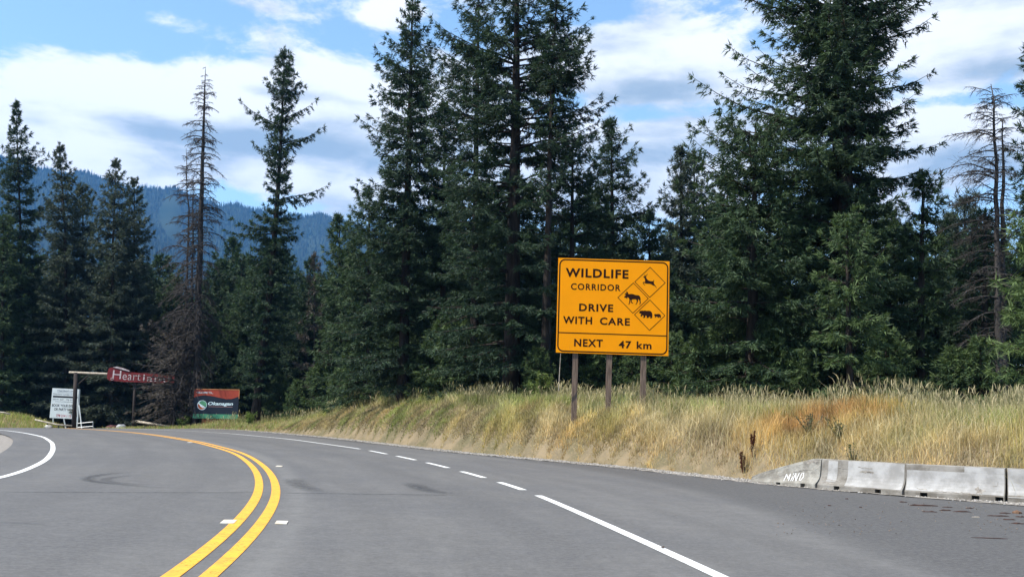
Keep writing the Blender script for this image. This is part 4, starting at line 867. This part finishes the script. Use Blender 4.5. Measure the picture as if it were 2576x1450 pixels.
def barrier(label, pa, pb, h0=1.0, h1=1.0, slots=(), m_=None, name='concrete_barrier', group='concrete barriers along the pullout'):
    A, B = [np.r_[gnd(*p)[:2], 0.004] for p in (pa, pb)]; ax = B - A; L = np.linalg.norm(ax); ax /= L; A = A + ax * .02; L -= .04
    nb_ = np.array([-ax[1], ax[0], 0]);  nb_ = nb_ if nb_[1] > 0 else -nb_           # away from the road
    root = empty(name, A + ax * L / 2, label, 'barrier', group); base = A + ax * L / 2
    edges = {0.0, 1.0}
    for s_ in slots: edges |= {s_ - .075 / L, s_ + .075 / L}
    edges |= set(np.linspace(0, 1, 13)[1:-1]); us = np.array(sorted(edges)); us = us[np.r_[True, np.diff(us) > .004]]
    def hs(u): return h0 + (h1 - h0) * np.clip(u * (1 if h0 == h1 else 1.12), 0, 1) ** (1 if h0 == h1 else .85)
    def face(u, h, lift=0.0, rough=True):
        k = hs(u); o_ = np.interp(h, prof_h, prof_o); o_ = o_ * (k if k < .99 else 1)
        return A + ax * (u * L) + nb_ * (o_ - lift) + np.array([0, 0, h * k])
    V = []; Q = []; T3 = []
    nh = len(prof_h)
    jit = (rng.normal(0, .004, (len(us), nh)) if m_ is conc_old else rng.normal(0, .0012, (len(us), nh)))
    for i, u in enumerate(us):
        for j, h in enumerate(prof_h): V.append(face(u, h, jit[i, j]))
        for j, h in enumerate(prof_h[::-1]):
            o_ = DEP - np.interp(h, prof_h, prof_o) * (hs(u) if hs(u) < .99 else 1); V.append(A + ax * (u * L) + nb_ * o_ + np.array([0, 0, h * hs(u)]))
    K = 2 * nh
    isslot = lambda u0, u1: any(abs((u0 + u1) / 2 - s_) < .073 / L for s_ in slots)
    for i in range(len(us) - 1):
        for j in range(K - 1):
            if j == 0 and isslot(us[i], us[i + 1]): continue
            Q.append([i * K + j, (i + 1) * K + j, (i + 1) * K + j + 1, i * K + j + 1])
        if isslot(us[i], us[i + 1]):     # lifting slot: a pocket going in under the body
            n0 = len(V); a, b_ = us[i], us[i + 1]; kk = hs((a + b_) / 2) * .10
            for u in (a, b_):
                for d_ in (0, .3):
                    for z_ in (0, kk): V.append(A + ax * (u * L) + nb_ * d_ + np.array([0, 0, z_]))
            Q += [[n0, n0 + 1, n0 + 3, n0 + 2], [n0 + 4, n0 + 6, n0 + 7, n0 + 5], [n0 + 1, n0 + 5, n0 + 7, n0 + 3], [n0 + 2, n0 + 3, n0 + 7, n0 + 6]]
    for i in (0, len(us) - 1):
        for j in range(nh - 1):
            q_ = [i * K + j, i * K + j + 1, i * K + K - 2 - j, i * K + K - 1 - j]; Q.append(q_ if i == 0 else q_[::-1])
    me = np_mesh('body', np.array(V) - base, None, Q); mobj('body', me, m_ or conc, root)
    return root, face, base, L
def on_face(name, face, base, root, u0, u1, h0, h1, m_, lift=.004, jag=0.0):
    nu, nh_ = 8, 9; V = []
    for i, u in enumerate(np.linspace(u0, u1, nu)):
        for j, h in enumerate(np.linspace(h0, h1, nh_)):
            uu, hh = u, h
            if jag: uu += rng.normal(0, jag * (i in (0, nu - 1))); hh += rng.normal(0, jag * 2) * (j in (0, nh_ - 1))
            V.append(face(uu, hh, lift) - base)
    Q = [[i * nh_ + j, (i + 1) * nh_ + j, (i + 1) * nh_ + j + 1, i * nh_ + j + 1] for i in range(nu - 1) for j in range(nh_ - 1)]
    return mobj(name, np_mesh(name, np.array(V), None, Q), m_, root)
def stroke(name, face, base, root, pts, wd, m_, lift=.005):
    V = []; P_ = np.array(pts, float); T_ = np.gradient(P_, axis=0); T_ /= np.linalg.norm(T_, axis=1)[:, None] + 1e-9; N_ = np.stack([-T_[:, 1], T_[:, 0]], -1)
    Lm = 2.2; 
    for p, n_ in zip(P_, N_):
        for s_ in (-.5, .5): V.append(face(p[0] + n_[0] * wd * s_ / Lm * .69, p[1] + n_[1] * wd * s_, lift) - base)
    Q = [[2 * i, 2 * i + 1, 2 * i + 3, 2 * i + 2] for i in range(len(pts) - 1)]
    return mobj(name, np_mesh(name, np.array(V), None, Q), m_, root)
r1, f1, b1, L1 = barrier('worn tapered end piece of the concrete barrier row with white graffiti', (1886, 1211.5), (2051, 1228.5), .20, 1.0, (.45, .82), conc_old)
# graffiti word: M i N O in sprayed strokes
gx0, gs = .52, .045
for pts in ([(0, 0), (.06, 1)], [(.06, 1), (.28, .35)], [(.28, .35), (.5, 1)], [(.5, 1), (.54, 0)], [(.78, 0), (.8, .6)], [(.8, .85), (.82, 1.0)], [(1.0, 0), (1.05, 1)], [(1.05, 1), (1.38, 0)], [(1.38, 0), (1.43, 1)], [(1.62, .45), (1.7, .9), (1.9, .95), (1.97, .5), (1.85, .08), (1.68, .1), (1.62, .45)]):
    stroke('graffiti_stroke', f1, b1, r1, [(gx0 + x * .132, .16 + y * .22) for x, y in pts], .024, gwhite)
on_face('chipped_patch', f1, b1, r1, .80, .95, .58, .64, chip_m, .003, .012)
r2, f2, b2_, L2 = barrier('concrete barrier with two unequal light grey paint patches, next to the tapered end', (2053.5, 1228.8), (2270, 1246.5), 1, 1, (.24, .73), conc)
on_face('paint_patch', f2, b2_, r2, .085, .205, .19, .66, paintp); on_face('paint_patch', f2, b2_, r2, .33, .985, .12, .675, paintp); on_face('chipped_patch', f2, b2_, r2, .49, .63, .43, .475, chip_m, .006, .012)
r3, f3, b3_, L3 = barrier('concrete barrier painted light grey with brown stain under its top edge', (2272.5, 1246.7), (2529, 1262.7), 1, 1, (.2, .72, .95), conc)
on_face('paint_patch', f3, b3_, r3, .008, .992, .13, .56, paintp); on_face('paint_patch', f3, b3_, r3, .60, .992, .562, .675, paintp); on_face('chipped_patch', f3, b3_, r3, .72, .79, .14, .24, chip_m, .006, .015)
r4, f4, b4_, L4 = barrier('concrete barrier painted light grey, cut off by the right edge of the photo', (2531.5, 1262.9), (2800, 1278), 1, 1, (.25, .75), conc)
on_face('paint_patch', f4, b4_, r4, .008, .992, .10, .675, paintp)

for f_, b_, r_, pts_ in ((f2, b2_, r2, [(.02, .24), (.12, .225), (.27, .20)]), (f2, b2_, r2, [(.06, .155), (.2, .15)]), (f2, b2_, r2, [(.2, .52), (.33, .50)]), (f2, b2_, r2, [(.45, .56), (.62, .53)]), (f3, b3_, r3, [(.12, .17), (.23, .165)]), (f3, b3_, r3, [(.88, .30), (.925, .32), (.93, .40)]), (f3, b3_, r3, [(.3, .15), (.55, .138), (.7, .14)]), (f1, b1, r1, [(.62, .42), (.74, .44), (.9, .43)]), (f1, b1, r1, [(.3, .3), (.5, .36)])):
    P9 = resample(pts_, .02); P9[:, 1] += rng.normal(0, .006, len(P9)); stroke('scuff', f_, b_, r_, P9, .014, chip_m, .0065)

# ------------------------------------------------------------------ bark and wood scraps on the pavement
bark_scrap = mat('bark_scrap', (.06, .030, .022), .9, col2=(.03, .017, .013), vscale=12); raw_wood = mat('raw_wood', (.15, .085, .05), .85, col2=(.08, .045, .028), vscale=9)
def scrap(zx, zy, zl, name='bark_strip', label=None, thick=.02, m_=None, group='bark scraps on the pavement'):
    x = (3200 + zx / 3.2075) * .64375; y = (1800 + zy / 3.2075) * .64375; p = gnd(x, y); px_m = F / p[1]; L = zl / 3.2075 * .64375 / px_m
    a = R(-4) + rng.normal(0, .06); n = 7; tt = np.linspace(-.5, .5, n); wd = thick * .8 + .012 * rng.random(); d = np.array([math.cos(a), math.sin(a)]); s_ = np.array([-d[1], d[0]]); V = []
    for t_ in tt:
        w_ = wd * (1 - (2 * abs(t_)) ** 3 * .8) * rng.uniform(.6, 1.3); c0 = d * L * t_ + s_ * rng.normal(0, wd * .3); zt_ = thick * rng.uniform(.5, 1.1) * (1 - (2 * abs(t_)) ** 4 * .7)
        for sx_, zz in ((-1, .0), (-.7, .8), (.5, 1), (1, .0)): V.append([*(c0 + s_ * w_ * sx_), zt_ * zz])
    Q = [[i * 4 + j, (i + 1) * 4 + j, (i + 1) * 4 + (j + 1) % 4, i * 4 + (j + 1) % 4] for i in range(n - 1) for j in range(4)] + [[0, 1, 2, 3], [n * 4 - 1, n * 4 - 2, n * 4 - 3, n * 4 - 4]]
    o = mobj(name, np_mesh(name, np.array(V), None, Q), m_ or bark_scrap, None, (p[0], p[1], .003)); tag(o, label, 'bark', group if not m_ else None); return o
same = 'thin dark bark strip lying on the pavement before the barriers'
for zx, zy, zl in [(1055, 515, 95), (1610, 580, 130), (1380, 637, 185), (1580, 620, 150), (1790, 637, 240), (1885, 592, 100), (2240, 690, 270), (2330, 655, 150), (2380, 735, 150), (2500, 785, 170), (2520, 700, 120)]: scrap(zx, zy, zl, label=same)
scrap(1310, 560, 350, label='longest reddish bark strip lying near the foot of the painted barrier', thick=.035)
scrap(2130, 967, 440, label='single long thin twig lying apart on the pavement at right', thick=.014, name='twig')
tag(scrap(2480, 655, 120, label='orange-brown chunk of splintered wood on the pavement at the right edge', thick=.07, m_=raw_wood, name='wood_chunk'), cat='wood')
tag(scrap(1960, 703, 100, label='pale wood chip lying among the dark bark strips', thick=.014, m_=greywood, name='wood_chip'), cat='wood')
for zx, zy, zl in [(345, 475, 42), (130, 560, 46), (520, 580, 36)]: scrap(zx, zy, zl, label='small dark bark chip on the pavement before the tapered barrier end', name='bark_chip', thick=.02)
P_ = np.array([gnd(rng.uniform(1950, 2560), rng.uniform(1262, 1345)) for _ in range(150)]); P_[:, 2] = .008
o = stones('road_grit', P_, .011, np.array((.16, .12, .09)) * rng.uniform(.4, 1.8, (150, 1)), stone_m); tag(o, 'tiny grit and bark crumbs strewn over the pavement', 'grit', kind='stuff')
p = gnd(1668, 1379); o = stones('pebble', np.array([[p[0], p[1], .02]]), .03, np.array([[.08, .06, .05]]), stone_m); tag(o, 'single dark pebble lying on the near white edge line', 'pebble')

# ------------------------------------------------------------------ ranch gate, signs and rails at left
def px_box(mb, x0, y0, x1, y1, Y, dep, base):
    a, b_, c_ = at(x0, y0, Y), at(x1, y0, Y), at(x0, y1, Y); mb.box(a - base, b_ - a, c_ - a, [0, dep, 0]); return mb
GY_ = 92.0
gb = colx(190, -.3, GY_); gz = tz(gb[0], gb[1]); gbase = np.array([gb[0], gb[1], gz])
gate = empty('ranch_gate', gbase, 'dark timber ranch gate frame with log crossbeam over the driveway', 'gate')
dark_timber = mat('dark_timber', (.045, .034, .03), .95, col2=(.025, .02, .018), vscale=4, stretch=(1, 1, .3))
for x, r_, ytop in ((191, .18, 936), (340, .12, 944), (436, .12, 949)):
    tp_ = at(x, ytop, GY_); bp_ = colx(x - 6, gz - .3, GY_); mb = MB(); mb.tube(np.array([bp_, (bp_ + tp_) / 2, tp_]) - gbase, [r_ * 1.1, r_, r_ * .95], 10); mb.build('post', dark_timber, gate, smooth=True)
mb = MB(); mb.tube(np.array([at(174, 935.5, GY_), at(300, 941, GY_), at(445, 950, GY_)]) - gbase, [.1, .1, .09], 10); mb.build('crossbeam', greywood, gate, smooth=True)
mb = MB(); mb.tube(np.array([at(195, 967, GY_), at(222, 944, GY_)]) - gbase, .06, 6); mb.build('brace', dark_timber, gate)
# red name board
RY = GY_ - .25
ro = at(273, 926, RY); ru = at(440, 936, RY) - ro; RW = np.linalg.norm(ru); ru /= RW; rv = np.cross(ru, np.array([0, 1., 0])); rv /= np.linalg.norm(rv); rv = -rv if rv[2] > 0 else rv; rn = np.array([0, -1., 0])
red = mat('red_board', (.17, .014, .016), .8, col2=(.10, .010, .012), vscale=3); white_l = mat('white_letter', (.50, .44, .43), .8, col2=(.36, .28, .28), vscale=6)
RH = 1.25; sc_ = F / RY
rb = empty('gate_name_board', ro + rv * RH, 'red name board with white blackletter name hung on the ranch gate', 'sign')
rbase = ro + rv * RH
outl = [(0, .12), (.05, -.04), (.35, -.12), (1.0, .06), (1.6, .2), (RW * .5, .22), (RW * .8, .18), (RW, .16), (RW + .05, .55), (RW, .98), (RW * .5, 1.06), (1.4, 1.1), (.2, 1.06), (-.02, .9), (-.07, .5)]
prism('board', outl, ro, ru, rv, rn, .05, red, rb, rbase)
prism('cap_strip', [(.4, -.13), (.75, -.22), (1.25, -.14), (1.95, .08), (1.9, .16), (1.1, .0), (.7, -.08)], ro - np.array([0, .06, 0]), ru, rv, rn, .04, white_l, rb, rbase)
lettering('lettering', 'H', (.45, .12, 1.2, .86), ro, ru, rv, rn, white_l, rb, rbase, bold=.0, lift=.058)
lettering('lettering', 'eart', (1.35, .34, 2.95, .92), ro, ru, rv, rn, white_l, rb, rbase, bold=-.004, lift=.058, space=1.1)
lettering('lettering', 'land', (3.2, .34, RW - .45, .92), ro, ru, rv, rn, white_l, rb, rbase, bold=-.004, lift=.058, space=1.1)
mb = MB(); a_ = np.linspace(0, 5.2, 18); c0 = ro + ru * .42 + rv * .9 - np.array([0, .062, 0]); sp = np.array([c0 + ru * (.16 * math.cos(q) * (1 - q / 9)) + rv * (.09 * math.sin(q)) for q in a_]); mb.tube(sp - rbase, .022, 5); mb.build('flourish', white_l, rb)
# white marquee sign
MY = 93.5
mo = at(132, 975, MY); mu = at(199, 978, MY) - mo; MW = np.linalg.norm(mu); mu /= MW; mv = at(128.5, 1050, MY) - mo; mv -= mu * (mv @ mu); MH = np.linalg.norm(mv); mv /= MH; mn = np.array([0, -1., 0]); mn -= mu * (mn @ mu); mn /= np.linalg.norm(mn)
mzb = tz(mo[0], mo[1]); mbase = np.array([mo[0] + MW / 2, mo[1], mzb])
mq = empty('marquee_sign', mbase, 'white marquee sign with black slotted letters, half behind the gate post', 'sign')
white_b = mat('white_board', (.62, .66, .65), .6, col2=(.55, .59, .58), vscale=1.5); black_l = mat('black_letter', (.02, .02, .025), .6); red_l = mat('red_letter', (.35, .02, .03), .6); navy = mat('navy_letter', (.03, .035, .09), .6)
mb = MB(); mb.box(mo - mbase, mu * MW, mv * MH, -mn * .08); mb.build('board', white_b, mq)
def ml(body, u0, v0, u1, v1, m_, **kw): lettering('lettering', body, (u0 * MW, v0 * MH, u1 * MW, v1 * MH), mo, mu, mv, mn, m_, mq, mbase, **kw)
ml('Heartland Lodge', .2, .045, .9, .115, navy, bold=.01); ml('Heartland Lounge & Resta', .05, .165, .96, .225, navy, bold=.005)
prism('underline', [(.2 * MW, .125 * MH), (.9 * MW, .125 * MH), (.9 * MW, .134 * MH), (.2 * MW, .134 * MH)], mo, mu, mv, mn, .004, navy, mq, mbase)
prism('black_band', [(.05 * MW, .25 * MH), (.97 * MW, .25 * MH), (.97 * MW, .31 * MH), (.05 * MW, .31 * MH)], mo, mu, mv, mn, .004, black_l, mq, mbase)
ml('250 491 3637', .06, .35, .45, .395, black_l); ml('778 457', .55, .35, .8, .395, black_l); ml('www.heartlandlodge', .15, .425, .82, .465, black_l)
ml('BOOK YOUR EVENT', .05, .53, .97, .62, black_l, bold=.02); ml('OR PARTY NOW', .14, .655, .9, .745, black_l, bold=.02); ml('778 214 1 15', .24, .87, .8, .955, red_l, bold=.02)
for x0, x1 in ((134, 133), (160, 166), (193, 190)):
    mb = MB(); mb.tube(np.array([at(x0, 1048, MY + .06), colx(x1, mzb - .2, MY + .06)]) - mbase, .055, 6); mb.build('leg', white_b, mq)
mb = MB(); mb.tube(np.array([at(200.5, 978, MY + .1), colx(194, mzb - .2, MY)]) - mbase, .06, 6); mb.build('post', white_b, mq)
mb = MB(); mb.tube(np.array([at(199, 1018, MY - .1), colx(206, mzb - .2, MY - .6)]) - mbase, .05, 6); mb.build('prop', white_b, mq)
# rails
RLY = 90.5
pts = np.array([at(88, 1054.5, RLY), at(120, 1062, RLY), at(143, 1067, RLY), at(181, 1070, RLY)]); mb = MB(); mb.tube(pts, [.07, .075, .075, .07], 8); rl = mb.build('log_rail', greywood, None, pts[2], smooth=True); tag(rl, 'pale peeled log rail sloping past the marquee sign legs', 'rail')
for x, y in ((120, 1062), (148, 1067), (172, 1069)):
    p_ = at(x, y, RLY + .02); mb = MB(); mb.tube(np.array([p_, p_ * [1, 1, 0] + [0, 0, tz(p_[0], p_[1]) - .2]]) - pts[2], .05, 6); mb.build('stub_post', dark_timber, rl)
pts = np.array([at(-20, 1033, 90), at(12, 1037, 90), at(26, 1041, 90)]); mb = MB(); mb.tube(pts, .06, 8); o = mb.build('log_rail', greywood, None, pts[1], smooth=True); tag(o, 'short end of pale log rail above the grass at the left edge', 'rail')
pts = np.array([at(342, 1060, 91), at(385, 1067, 90), at(425, 1072.5, 89)]); pts[:, 2] += .05; mb = MB(); mb.tube(pts, [.11, .10, .07], 8); o = mb.build('fallen_log', greywood, None, pts[1], smooth=True); tag(o, 'pale fallen log lying in the grass right of the ranch gate', 'log')
MGY = 91.6; mg0 = at(195, 1076, MGY); mg = empty('metal_railing', mg0, 'low grey tube railing panel right of the marquee sign', 'railing'); tube_m = mat('galvanised', (.35, .36, .37), .5, metallic=.6)
for nm, a, b_ in (('rail', (195, 1064), (234, 1060)), ('rail', (195, 1074), (234, 1071)), ('upright', (234, 1058), (234, 1076)), ('upright', (195, 1062), (195, 1077))):
    mb = MB(); mb.tube(np.array([at(*a, MGY), at(*b_, MGY)]) - mg0, .035, 6); mb.build(nm, tube_m, mg)
def rock(name, x, y, Y, r_, col, label, cat='rock', flatz=.5):
    p_ = at(x, y, Y); bm = bmesh.new(); bmesh.ops.create_icosphere(bm, subdivisions=2, radius=1)
    for v in bm.verts: k = 1 + .18 * math.sin(v.co.x * 5 + x) * math.cos(v.co.y * 4 + v.co.z * 3); v.co = Vector((v.co.x * r_[0] * k, v.co.y * r_[1] * k, v.co.z * r_[2] * k))
    me = bpy.data.meshes.new(name); bm.to_mesh(me); bm.free(); o = mobj(name, me, mat(name + '_m', col, .9, col2=tuple(c * .5 for c in col), vscale=4), None, p_); tag(o, label, cat); return o
rock('boulder', 121, 1073, 90.5, (.36, .35, .2), (.6, .57, .52), 'small white rock beside the marquee sign legs')
rock('boulder', 304, 1074, 91, (.44, .5, .3), (.38, .4, .41), 'pale grey rounded rock at the right end of the dark red heap')
rock('scrap_heap', 284, 1075, 91.5, (.65, .5, .26), (.10, .035, .035), 'low dark red heap in the driveway under the ranch gate', 'heap')

# ------------------------------------------------------------------ welcome board
WY = 88.0
wo = at(489, 977.5, WY); wu = at(601.5, 979.5, WY) - wo; WW = np.linalg.norm(wu); wu /= WW; wv_ = at(488, 1051, WY) - wo; wv_ -= wu * (wv_ @ wu); WH = np.linalg.norm(wv_); wv_ /= WH; wn = np.array([0, -1., 0])
wbz = tz(wo[0] + WW / 2, wo[1]); wbase = np.array([wo[0] + WW / 2, wo[1], wbz])
wb = empty('welcome_board', wbase, 'welcome board with wavy red top, dark middle and green foot strip', 'sign')
navy_b = mat('dark_navy_board', (.008, .014, .026), .5); red_b = mat('orange_red_panel', (.36, .055, .025), .6, col2=(.30, .04, .02), vscale=2); green_b = mat('green_strip', (.07, .27, .15), .6, col2=(.05, .2, .11), vscale=2); teal_t = mat('pale_letters', (.62, .75, .78), .6); orange_l = mat('orange_edge', (.75, .32, .12), .6); brown_b = mat('brown_plinth', (.22, .075, .03), .9, col2=(.12, .045, .02), vscale=4)
mb = MB(); mb.box(wo - wbase, wu * WW, wv_ * WH * .845, -wn * .12); mb.build('board', navy_b, wb)
xs = np.linspace(0, 1, 25); wave = .275 + .05 * np.sin((xs - .52) * 2 * math.pi * .95) - .0 * xs; wave = np.interp(xs, [0, .1, .22, .4, .55, .72, .85, .95, 1], [.29, .235, .205, .23, .275, .325, .315, .26, .225])
prism('red_panel', [(0, 0), (WW, 0)] + [(x * WW, y * WH) for x, y in zip(xs[::-1], wave[::-1])], wo, wu, wv_, wn, .012, red_b, wb, wbase)
mb = MB(); mb.box(wo - wv_ * .025 - wbase + wn * .03, wu * WW, wv_ * .04, -wn * .16); mb.build('top_trim', orange_l, wb)
mb = MB(); mb.box(wo + wu * (WW + .002) - wbase + wn * .02, wu * .03, wv_ * WH * .3, -wn * .12); mb.build('side_trim', orange_l, wb)
mb = MB(); mb.box(wo + wv_ * (WH * .845) - wbase + wn * .03, wu * WW, wv_ * WH * .155, -wn * .18); mb.build('foot_strip', green_b, wb)
def wl(nm, body, u0, v0, u1, v1, m_, **kw): lettering(nm, body, (u0 * WW, v0 * WH, u1 * WW, v1 * WH), wo, wu, wv_, wn, m_, wb, wbase, **kw)
wl('lettering', 'WELCOME TO...', .05, .085, .425, .15, teal_t, bold=.012, lift=.018); wl('lettering', 'Okanagan', .322, .425, .88, .575, teal_t, bold=.03, shear=.25, lift=.018)
prism('underline', [(.335 * WW, .585 * WH), (.87 * WW, .585 * WH), (.87 * WW, .596 * WH), (.335 * WW, .596 * WH)], wo, wu, wv_, wn, .008, mat('pink_line', (.5, .3, .3), .6), wb, wbase)
def disc(nm, cu_, cv_, r_, m_, th, a0=0, a1=2 * math.pi, ry=None):
    n = 32; pts_ = [(cu_ + r_ * math.cos(a), cv_ + (ry or r_) * math.sin(a)) for a in np.linspace(a0, a1, n, endpoint=abs(a1 - a0) < 6.2)]; return prism(nm, pts_, wo, wu, wv_, wn, th, m_, wb, wbase)
cu_, cv_ = .19 * WW, .545 * WH; rr0 = .107 * WW
disc('emblem', cu_, cv_, rr0, teal_t, .010); disc('emblem_field', cu_ + .008 * WW, cv_ - .01 * WH, rr0 * .85, mat('emblem_green', (.10, .30, .16), .6), .014, R(-155), R(35)); disc('emblem_swoosh', cu_ - .005 * WW, cv_ + .01 * WH, rr0 * .82, mat('emblem_orange', (.42, .10, .04), .6), .016, R(35), R(205))
prism('emblem_wave', [(cu_ - rr0 * .6, cv_ - rr0 * .45), (cu_ - rr0 * .2, cv_ - rr0 * .1), (cu_ + rr0 * .1, cv_ + rr0 * .35), (cu_ + rr0 * .6, cv_ + rr0 * .5), (cu_ + rr0 * .2, cv_ + rr0 * .6), (cu_ - rr0 * .3, cv_ + rr0 * .25), (cu_ - rr0 * .65, cv_ - rr0 * .2)], wo, wu, wv_, wn, .02, teal_t, wb, wbase)
mb = MB(); mb.box(wo + wu * WW * .2 + wv_ * (WH * 1.0) - wbase - wn * .02, wu * WW * .8, wv_ * .75, -wn * .12); mb.build('plinth', brown_b, wb)
for u_ in (.04, .96):
    mb = MB(); mb.box(wo + wu * (WW * u_ - .06) + wv_ * .3 - wbase - wn * .125, wu * .12, wv_ * (WH + .5), -wn * .12); mb.build('post', dark_timber, wb)

for root in (sign, wb, mq, rb, r1, r2, r3, r4):
    main = [c for c in root.children if c.name.split('.')[0] in ('board', 'body')][0]
    for c in root.children:
        if c.name.split('.')[0] in ('lettering', 'border', 'divider', 'diamond', 'deer_pictogram', 'moose_pictogram', 'bear_pictogram', 'cub_pictogram', 'antler', 'underline', 'black_band', 'emblem', 'emblem_field', 'emblem_swoosh', 'emblem_wave', 'red_panel', 'flourish', 'cap_strip', 'paint_patch', 'chipped_patch', 'scuff', 'graffiti_stroke'): c.parent = main

# ------------------------------------------------------------------ air
hz = bpy.data.materials.new('haze_air'); hz.use_nodes = True; t = NT(hz.node_tree); out = t.n('ShaderNodeOutputMaterial'); pv = t.n('ShaderNodeVolumePrincipled')
pv.inputs['Color'].default_value = (.16, .46, 1.0, 1); pv.inputs['Density'].default_value = 9.5e-5; pv.inputs['Anisotropy'].default_value = 0.2; t.link(pv.outputs[0], out.inputs['Volume'])
mb = MB(); mb.box((-7500, -7500, -6), (15000, 0, 0), (0, 15000, 0), (0, 0, 1290)); o = mb.build('haze', hz); tag(o, 'pale blue haze in the air', 'haze', kind='stuff')
